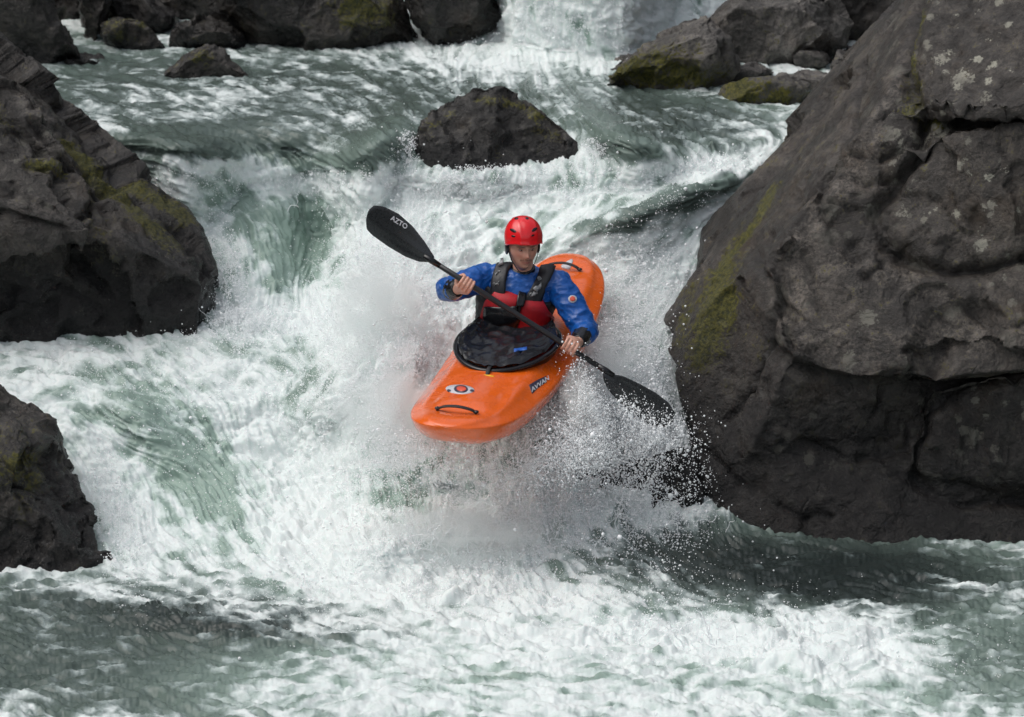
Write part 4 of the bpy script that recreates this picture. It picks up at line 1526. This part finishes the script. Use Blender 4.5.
def lerp(a, b_, f): return np.asarray(a) * (1 - f) + np.asarray(b_) * f


sj = Shells()
tor(sj, .012)
cR, cL = lerp(ER, WR, .62), lerp(EL, WL, .50)
limb(sj, [SR, ER, cR], [.076, .062, .050])
limb(sj, [SL, EL, cL], [.078, .066, .052])
sj.ball(lerp(SR, P(522, 277, 17.89), .3), .075, 10)
sj.ball(lerp(SL, P(522, 277, 17.89), .3), .078, 10)
jacket, JB = cloth("jacket", sj, .006, M_BLUE, .0115, 3, 21, wl=.8)
sc = Shells()
sc.tube([P(522, 277, 17.89), P(523, 271, 17.88), P(523, 266.5, 17.87)], [.085, .070, .066], 24)
cloth("neck_gasket", sc, .004, M_BLACKG, .003, 1, 5)
for (a, b_, w_) in ((cR, WR, ER), (cL, WL, EL)):
    s2 = Shells()
    d_ = unit(b_ - w_)
    s2.tube([a - d_ * .035, a + d_ * .005, lerp(a, b_, .6), b_ - d_ * .002], [.056, .055, .044, .036], 22)
    cloth("wrist_cuff", s2, .004, M_BLACKG, .004, 1, 9)

# life vest: dark foam shell, shoulder straps, red front panels, pocket, zip, buckles
sv = Shells()
tor(sv, .036, 1, 5)
vest, VB = cloth("life_vest", sv, .006, M_BLACK, .006, 3, 31, label="black and red whitewater life vest")
ST = simple_mat("strap_black", (0.012, 0.013, 0.018), 0.5, nscale=80, namp=.5, bumpd=.002)
def vpart(name, bv, A, B, mat, **k): return strip(name, bv, A, B, mat, vest, **k)
vpart("shoulder_strap", JB, [(504, 252), (497, 262), (493, 278), (492, 298)], [(515, 262), (509, 270), (506, 282), (505, 298)], ST, off=.006, thick=.016, puff=.006, n=26, m=8, fallY=17.86, sm=3)
vpart("shoulder_strap", JB, [(542, 258), (539, 272), (531, 288), (522, 302)], [(556, 266), (550, 280), (543, 293), (536, 306)], ST, off=.006, thick=.018, puff=.006, n=26, m=8, fallY=17.86, sm=3)
vpart("chest_panel", VB, [(497, 290), (487, 300), (482, 318), (483, 331)], [(520, 293), (517, 306), (513, 322), (512, 334)], M_REDV, off=.006, thick=.014, puff=.014, n=24, m=12, sm=3)
vpart("chest_panel", VB, [(524, 296), (521, 308), (517, 322), (515, 334)], [(540, 300), (551, 314), (554, 328), (551, 340)], M_REDV, off=.006, thick=.014, puff=.014, n=24, m=12, sm=3)
pk = vpart("chest_pocket", VB, [(487, 306), (486, 320), (490, 327)], [(517, 305), (521, 316), (514, 327)], M_BLACKG, off=.024, thick=.012, puff=.014, n=18, m=10, sm=2)
vpart("waist_belt", VB, [(483, 330), (510, 336), (546, 340)], [(483, 339), (510, 344), (546, 348)], M_BLACK, off=.008, thick=.010, puff=.004, n=26, m=6, sm=2)
vpart("zip", VB, [(521, 293), (518, 306), (513, 334)], [(523.6, 294), (520.6, 307), (515.6, 334)], M_BLACK, off=.024, thick=.006, n=20, m=3)
vpart("buckle", VB, [(517, 296), (516, 305)], [(525, 296), (524, 305)], M_RIM, off=.03, thick=.010, n=6, m=5)
for (x, y, a) in ((498, 266, 55), (496, 275, 70), (495.5, 284, 80)):
    oval("strap_mark", JB, x + 3, y, 3.2, 1.0, a - 90, M_GREYP, vest, off=.034, thick=.001)
for (x, y, a) in ((538, 281, -38), (534, 287, -38), (530, 293, -38)):
    oval("strap_mark", JB, x + 2, y, 3.4, 1.1, a, M_GREYP, vest, off=.036, thick=.001)
oval("sleeve_badge", JB, 572.5, 299, 4.2, 3.8, 0, M_WHITE, jacket, off=.002, thick=.001)
oval("sleeve_badge_centre", JB, 572.5, 299, 2.6, 2.3, 0, M_REDP, jacket, off=.004, thick=.001)
# blue hem of the jacket collar under the straps and side strap of the vest
vpart("side_strap", VB, [(545, 318), (552, 330), (553, 342)], [(552, 316), (560, 330), (559, 344)], ST, off=.004, thick=.010, n=14, m=5, fallY=17.9)

# helmet
hel = empty("helmet", HC + HUP * .05)
hel.parent = person
hel.location = Vector(HC + HUP * .05 - PC)
HEL0 = HC + HUP * .058


def helmet_pt(th, f, grow=0.0):
    fr, sd_ = math.sin(th), abs(math.cos(th))
    zc = (.004 if fr > 0 else -.075) * abs(fr) ** 1.2 * 1.0 - .034 * sd_ ** 6 - (.010)
    amax = math.acos(max(-.9, min(.9, zc / .112)))
    a = amax * f
    fl = 1 + .05 * sstep(.88, 1.0, f) * (1 if fr > 0 else .3)
    x = (.1045 + grow) * math.sin(a) ** .92 * math.cos(th) * fl
    y = (.122 + grow) * math.sin(a) ** .92 * math.sin(th) * fl + .004
    z = (.112 + grow) * math.cos(a)
    # moulded ridges
    r = .0035 * math.exp(-((abs(x) - .045) / .008) ** 2) * sstep(.15, .4, f)
    q = np.array([x, y, z])
    q *= 1 + r / .11
    return HEL0 + HM @ q


V, F = [], []
NR2, NT2 = 30, 72
for g in (0.0, -.008):
    for i in range(NR2):
        for k in range(NT2): V.append(helmet_pt(2 * math.pi * k / NT2, max(.001, i / (NR2 - 1)), g))
o2 = NR2 * NT2
for i in range(NR2 - 1):
    for k in range(NT2):
        a, b_, c_, d_ = i * NT2 + k, i * NT2 + (k + 1) % NT2, (i + 1) * NT2 + (k + 1) % NT2, (i + 1) * NT2 + k
        F.append((a, d_, c_, b_))
        F.append((o2 + a, o2 + b_, o2 + c_, o2 + d_))
i = NR2 - 1
for k in range(NT2): F.append((i * NT2 + k, o2 + i * NT2 + k, o2 + i * NT2 + (k + 1) % NT2, i * NT2 + (k + 1) % NT2))
def pmesh(name, V, F, mat, parent):
    return mesh_obj(name, V, F, mat, parent, origin=V[0])
hs = pmesh("helmet_shell", V, F, M_REDH, hel)
HLB = BVHTree.FromPolygons([Vector(a) for a in V], F)


def hoval(name, x, y, rx, ry, a, mat=M_RIM, bv=HLB, off=.0005, par=None):
    return oval(name, bv, x, y, rx, ry, a, mat, par or hel, off=off, thick=.0012)


for (x, y, rx, ry, a) in ((516.4, 218.6, 2.0, 1.1, -8), (527.0, 218.4, 1.8, 1.1, 8), (513.2, 230.6, 3.4, 1.6, 25), (534.4, 229.6, 3.2, 1.5, -35), (513.4, 236.2, 2.0, 1.0, 10), (532.8, 235.4, 1.6, .8, -20)):
    hoval("vent", x, y, rx, ry, a)
# chin strap down both cheeks
for sx, pp in ((-1, [(.088, .012, .03), (.084, .030, -.02), (.070, .045, -.065), (.035, .075, -.118), (0, .085, -.130)]), (1, [(.088, .012, .03), (.084, .030, -.02), (.070, .045, -.065), (.035, .075, -.118), (0, .085, -.130)])):
    q = [HC + HM @ np.array([sx * a, b_, c_]) for a, b_, c_ in pp]
    q = list(resample(q, 14))
    V, F = loft(q, [(.002, .007)] * 14, 8, side=[unit(z - HC) for z in q])
    pmesh("chin_strap", V, F, M_BLACK, hel)
for sx in (1, -1):
    s3 = Shells().ball(HC + HM @ np.array([sx * .088, -.004, -.006]), (.010, .036, .040), 8, HM)
    pmesh("ear_pad", s3.V, s3.F, M_RIM, hel)
# hair at the temples and nape
s3 = Shells().ball(HC + HM @ np.array([0, -.02, .02]), (.0835, .088, .10), 16, HM)
pmesh("hair", s3.V, s3.F, simple_mat("brown_hair", (.035, .018, .012), .7), person)

# ------------------------------------------------------------------ paddle
pad = empty("paddle", (HR + HL) / 2)
props(pad, "black double bladed kayak paddle held across the chest of the paddler", "paddle")
def shp(px, f=0): return HR + (HL - HR) * ((px - 467) / (569 - 467.0))
A0, A1 = shp(430), shp(606)
V, F = loft([A0, lerp(A0, A1, .25), lerp(A0, A1, .5), lerp(A0, A1, .75), A1], [.0145, .0155, .0155, .0155, .0145], 20)
mesh_obj("shaft", V, F, simple_mat("shaft_carbon", (.022, .023, .026), .35, nscale=120, namp=.5), pad, origin=A0)


def blade(outline, tip, root, Yt, Yr, nrm, inkpos, label):
    o2_ = resample(outline + [outline[0]], 65)[:-1]
    T, R_ = np.array(tip, float), np.array(root, float)
    ax2 = (T - R_) / np.linalg.norm(T - R_)
    L = np.linalg.norm(T - R_)
    def at(p):
        f = np.dot(p - R_, ax2) / L
        w = (p - R_) - ax2 * f * L
        sw = np.cross(ax2, w)
        return P(p[0], p[1], Yr + (Yt - Yr) * f + .05 * math.sin(min(1, max(0, f)) * 2.2) * 0.5 + sw * nrm)
    V = []
    fr = [1, .97, .85, .6, .3, .02]
    N = 64
    for side_ in (1, -1):
        for q in fr:
            for p in o2_:
                f = max(0.0, min(1.0, np.dot(p - R_, ax2) / L))
                sp = R_ + ax2 * f * L
                pp = sp + (p - sp) * q
                d = at(pp)
                th = .0042 * (1 - q ** 4) + .0012
                rib = .006 * math.exp(-(q / .18) ** 2) * (1 - f * .9)
                V.append(d + np.array([0, -1, .25]) * (side_ * (th + (rib if side_ > 0 else rib * .5))))
    F = []
    for i in range(len(fr) - 1):
        for j in range(N):
            a, b_ = i * N + j, i * N + (j + 1) % N
            F.append((a, b_, b_ + N, a + N))
            o = len(fr) * N
            F.append((o + a, o + a + N, o + b_ + N, o + b_))
    o = len(fr) * N
    for j in range(N): F.append((j, o + j, o + (j + 1) % N, (j + 1) % N))
    e = (len(fr) - 1) * N
    # close along the spine
    for j in range(N // 2):
        pass
    F.append(tuple(range(e, e + N)))
    F.append(tuple(reversed(range(o + e, o + e + N))))
    ob = mesh_obj("blade", V, F, M_CARBON, pad, origin=at(R_))
    ob['label'] = label
    bv = BVHTree.FromPolygons([Vector(a) for a in V], F)
    return ob, bv


b1, B1 = blade([(434.5, 257), (425, 242), (413, 226.5), (399, 214), (384, 206.5), (374, 205.2), (368.5, 210), (366, 219), (366.5, 229), (372, 235), (388, 246.5), (405, 256.5), (419, 261.8), (431, 262.3)],
               (367, 217), (433, 259.5), 17.50, 17.47, .00006, None, "dry blade raised at upper left with pale lettering")
b2, B2 = blade([(603, 373), (609, 373.5), (623, 376), (640, 384), (657, 393.5), (669, 403), (674.5, 412), (673, 423), (664, 428), (650, 425), (636, 416), (620, 403), (609, 391), (603.5, 381)],
               (674, 419), (603, 376), 17.36, 17.40, .00006, None, "wet blade dipping into the spray at lower right")
# root sockets
for a_, b_ in ((shp(424), shp(440)), (shp(598), shp(614))):
    V, F = loft([a_, lerp(a_, b_, .5), b_], [.014, .018, .015] if a_[0] < 0 else [.015, .018, .014], 16)
    mesh_obj("ferrule", V, F, M_RIM, pad, origin=a_)
letters("AZTO", B1, 390.5, 219.5, .86, .53, .36, -.95, 6.8, M_WHITE, pad, .003)
# ------------------------------------------------------------------ spray: airborne drops (uncountable)
m, nt, b = new_mat("spray_drops")
b.inputs['Base Color'].default_value = (0.95, 0.97, 0.98, 1)
b.inputs['Roughness'].default_value = 0.25
b.inputs['IOR'].default_value = 1.33
M_DROP = m
rsp = np.random.RandomState(99)


def clump(p, f1, f2, lo, hi, seed):
    """filament-like thinning of a cloud of points"""
    a = fbm(p * f1 + .8 * pnoise(p * f1 * .7, seed + 3)[:, None], 2, seed, 'r')
    b_ = fbm(p * f2, 2, seed + 11, 'r')
    return sstep(lo, hi, .6 * a + .4 * b_)


PTS, RAD = [], []


def emit(px, py, sx, sy, ang, h, n, r=.0022, lo=.2, hi=.75, f1=7, f2=24, seed=1, fwd=.35, power=1.6):
    u = rsp.normal(size=(n, 2))
    c, s_ = math.cos(math.radians(ang)), math.sin(math.radians(ang))
    x = px + u[:, 0] * sx * c - u[:, 1] * sy * s_
    y = py + u[:, 0] * sx * s_ + u[:, 1] * sy * c
    p = surf(x, y)
    t = rsp.rand(n) ** power * h * np.exp(-.5 * (u ** 2).sum(1) * .6)
    p = p + t[:, None] * np.array([0, -fwd, 1.0]) + rsp.normal(size=(n, 3)) * .006
    keep = rsp.rand(n) < clump(p, f1, f2, lo, hi, seed)
    p = p[keep]
    rr = r * np.exp((rsp.normal(size=len(p)) * .5 - .15))
    PTS.append(p)
    RAD.append(rr)


def arcs(px, py, sx, sy, n, v=1.6, seed=3, r=.0055):
    """ropes of water thrown from the crests, breaking into beads"""
    for k in range(n):
        x, y = px + rsp.normal() * sx, py + rsp.normal() * sy
        p0 = surf(np.array([x]), np.array([y]))[0]
        vel = np.array([rsp.normal() * .55, -abs(rsp.normal()) * .4, v * (0.5 + .7 * rsp.rand())])
        T = (0.06 + .13 * rsp.rand())
        m_ = int(30 + 60 * T / .2)
        t = np.linspace(0, T, m_)[:, None]
        q = p0 + vel * t + np.array([0, 0, -4.9]) * t ** 2
        q += .012 * np.stack([pnoise(q * 22 + j * 9, seed + j) for j in range(3)], -1)
        f = np.linspace(0, 1, m_)
        rr = r * (1 - .55 * f) * (.55 + .6 * np.abs(np.sin(f * 30 + rsp.rand() * 6)) * rsp.rand()) * (0.6 + .6 * rsp.rand())
        PTS.append(q)
        RAD.append(rr)


def emit3(px, py, Y, sx, sy, sz, n, r=.002, lo=.25, hi=.75, f1=9, f2=26, seed=5, lean=0.0):
    """airborne sheet round a point in space"""
    u = rsp.normal(size=(n, 3)) * np.array([sx, sy, sz])
    u[:, 0] += u[:, 2] * lean
    p = P(px, py, Y) + u
    keep = rsp.rand(n) < clump(p, f1, f2, lo, hi, seed)
    p = p[keep]
    PTS.append(p)
    RAD.append(r * np.exp(rsp.normal(size=len(p)) * .5 - .15))


# water thrown against the hull and over the working blade
emit3(405, 395, 17.0, .10, .14, .17, 30000, .0019, .2, .7, 8, 26, 5, .3)
emit3(420, 450, 16.85, .14, .12, .08, 22000, .0019, .25, .75)
emit3(500, 465, 16.95, .22, .14, .08, 26000, .0019, .3, .8)
emit3(592, 412, 17.15, .045, .08, .12, 16000, .002, .3, .75, 9, 28, 7, -.3)
emit3(568, 446, 17.0, .11, .12, .08, 20000, .002, .25, .75, 9, 28, 7)
emit3(655, 436, 17.22, .11, .06, .06, 15000, .0021, .38, .78, 11, 30, 9)
emit3(630, 408, 17.25, .05, .05, .04, 2500, .0021, .4, .8, 11, 30, 9)
# plume left of the kayak and under the bow
emit(395, 300, 34, 50, 15, .26, 70000, .0018, .15, .8)
emit(370, 390, 40, 45, 10, .22, 60000, .0018, .15, .8)
emit(430, 480, 60, 26, 0, .10, 26000, .0018, .25, .85)
emit(500, 530, 70, 20, 0, .14, 36000, .0019, .2, .8)
# curtain between kayak and giant boulder
emit(600, 400, 34, 55, 0, .30, 90000, .0022, .2, .7, 9, 30)
emit(650, 440, 28, 60, 0, .24, 60000, .0022, .3, .75, 9, 30)
emit(640, 320, 30, 40, 10, .18, 50000, .002, .2, .75, 9, 30)
emit(575, 450, 30, 40, 0, .30, 40000, .002, .25, .75, 9, 30)
emit(690, 500, 16, 22, 0, .30, 9000, .0024, .45, .85, 9, 30)
emit(560, 330, 16, 30, 60, .16, 16000, .002, .3, .8, 9, 30)
emit(588, 392, 10, 30, 0, .34, 12000, .002, .2, .8, 9, 30)
emit(652, 458, 16, 14, 0, .50, 14000, .0022, .35, .78, 9, 26, 5, .4, 1.0)
emit(640, 490, 26, 24, 0, .30, 16000, .0024, .35, .8, 9, 26)
emit(500, 176, 60, 4, 0, .07, 9000, .0018, .3, .8, 9, 30)
# crests and rock edges
emit(430, 190, 150, 8, 2, .08, 36000, .0018, .3, .8, 9, 30)
emit(690, 172, 50, 7, -8, .07, 10000, .0018, .3, .8, 9, 30)
emit(228, 290, 14, 36, -10, .20, 22000, .002, .3, .8, 9, 30)
emit(250, 330, 34, 10, 0, .12, 14000, .002, .3, .8, 9, 30)
emit(118, 520, 14, 40, -14, .14, 16000, .002, .3, .8, 9, 30)
emit(410, 155, 8, 10, 0, .12, 5000, .002, .3, .8, 9, 30)
emit(592, 158, 12, 9, 0, .10, 5000, .002, .3, .8, 9, 30)
emit(340, 300, 24, 40, 20, .16, 16000, .002, .4, .8, 9, 30)
emit(580, 30, 80, 16, 0, .14, 14000, .0026, .2, .8, 6, 20)
emit(300, 480, 110, 60, 30, .10, 40000, .0017, .35, .85, 9, 30)
emit(150, 380, 90, 20, 5, .06, 16000, .0017, .4, .85, 9, 30)
emit(450, 590, 160, 22, 4, .09, 36000, .0019, .35, .85, 9, 30)
emit(760, 640, 150, 22, 4, .06, 24000, .0018, .4, .85, 9, 30)
emit(460, 380, 170, 110, 0, .55, 2600, .0026, -1, -.5)
emit(640, 420, 60, 100, 0, .60, 1600, .003, -1, -.5)
for a in ((430, 540, 22, 7, 60), (480, 535, 20, 6, 40), (330, 320, 16, 18, 40), (620, 470, 30, 30, 90), (600, 390, 26, 36, 70), (650, 520, 30, 8, 40), 
          (380, 215, 60, 10, 30),  (580, 540, 40, 8, 30), (690, 640, 50, 8, 24), (240, 330, 20, 6, 24), (370, 270, 18, 24, 30)):
    arcs(*a, r=.0036)
SP, SR2 = np.concatenate(PTS), np.concatenate(RAD)
# nothing flies inside the boat or through the paddler: keep the face, chest and deck clear
kl = np.stack([(SP - KM) @ KX, (SP - KM) @ KY, (SP - KM) @ KZ], -1)
clear_ = (np.abs(kl[:, 0]) < KL + .02) & (np.abs(kl[:, 1]) < .36) & (kl[:, 2] > -.2) & (kl[:, 2] < .9) & (kl[:, 2] > -.02) & ~((kl[:, 0] < .6) & (kl[:, 0] > -.9) & (kl[:, 1] > .27))
SP, SR2 = SP[~clear_], SR2[~clear_]
me = bpy.data.meshes.new("water_spray")
me.vertices.add(len(SP))
sp0 = SP.mean(0)
me.vertices.foreach_set('co', (SP - sp0).astype(np.float32).ravel())
me.attributes.new('rad', 'FLOAT', 'POINT').data.foreach_set('value', SR2.astype(np.float32))
me.update()
spo = bpy.data.objects.new("water_spray", me)
COL.objects.link(spo)
spo.location = Vector(sp0)
props(spo, "white spray and flying drops thrown up along the rapids", "spray", kind="stuff")
ng = bpy.data.node_groups.new("drops", 'GeometryNodeTree')
ng.interface.new_socket("Geometry", in_out='INPUT', socket_type='NodeSocketGeometry')
ng.interface.new_socket("Geometry", in_out='OUTPUT', socket_type='NodeSocketGeometry')
gi, go = ng.nodes.new('NodeGroupInput'), ng.nodes.new('NodeGroupOutput')
mp_ = ng.nodes.new('GeometryNodeMeshToPoints')
na = ng.nodes.new('GeometryNodeInputNamedAttribute')
na.data_type = 'FLOAT'
na.inputs['Name'].default_value = 'rad'
sm = ng.nodes.new('GeometryNodeSetMaterial')
sm.inputs['Material'].default_value = M_DROP
ng.links.new(gi.outputs[0], mp_.inputs['Mesh'])
ng.links.new(na.outputs['Attribute'], mp_.inputs['Radius'])
ng.links.new(mp_.outputs[0], sm.inputs[0])
ng.links.new(sm.outputs[0], go.inputs[0])
md = spo.modifiers.new("drops", 'NODES')
md.node_group = ng
me.materials.append(M_DROP)
# ------------------------------------------------------------------ mist: fine aerosol hanging over the breaking water
def mist(label, px, py, lift, r, dens, rot=(0, 0, 0), fscale=3.0, Y=None):
    c = surf(np.array([float(px)]), np.array([float(py)]))[0] + np.array([0, -.12, lift]) if Y is None else P(px, py, Y)
    sh = Shells().ball((0, 0, 0), 1.0, 16)
    o = mesh_obj("mist", sh.V, sh.F, None)
    o.location = Vector(c)
    o.scale = r
    o.rotation_euler = [math.radians(a) for a in rot]
    m = bpy.data.materials.new("mist")
    m.use_nodes = True
    nt = m.node_tree
    nt.nodes.clear()
    out = nt.nodes.new('ShaderNodeOutputMaterial')
    pv = nt.nodes.new('ShaderNodeVolumePrincipled')
    pv.inputs['Color'].default_value = (0.955, 0.99, 0.985, 1)
    pv.inputs['Anisotropy'].default_value = 0.1
    tc = nt.nodes.new('ShaderNodeTexCoord').outputs['Object']
    ln = nt.nodes.new('ShaderNodeVectorMath')
    ln.operation = 'LENGTH'
    nt.links.new(tc, ln.inputs[0])
    fall = mrange(nt, ln.outputs['Value'], 1.0, 0.25)
    nz = noise_n(nt, fscale, 4, .6, tc, .8)
    dn = mth(nt, 'MULTIPLY', mth(nt, 'MULTIPLY', fall, mrange(nt, nz, .40, .66)), dens)
    nt.links.new(dn, pv.inputs['Density'])
    nt.links.new(pv.outputs[0], out.inputs['Volume'])
    o.data.materials.append(m)
    props(o, label, "mist", kind="stuff")
    return o


mist("white plume rising left of the kayak", 385, 330, .10, (.34, .30, .42), 16, (0, -25, 0))
mist("white burst under the left side of the bow", 385, 420, .06, (.36, .28, .26), 14)
mist("white mist on the water below the bow", 455, 540, .06, (.60, .30, .20), 13)
mist("white mist between the kayak and the giant boulder", 602, 400, .16, (.22, .24, .42), 9)
mist("white burst clinging to the left edge of the bow", 402, 402, 0, (.22, .20, .22), 16, Y=17.0)
mist("white spray along the right side of the hull", 578, 400, 0, (.12, .18, .24), 14, Y=17.15)
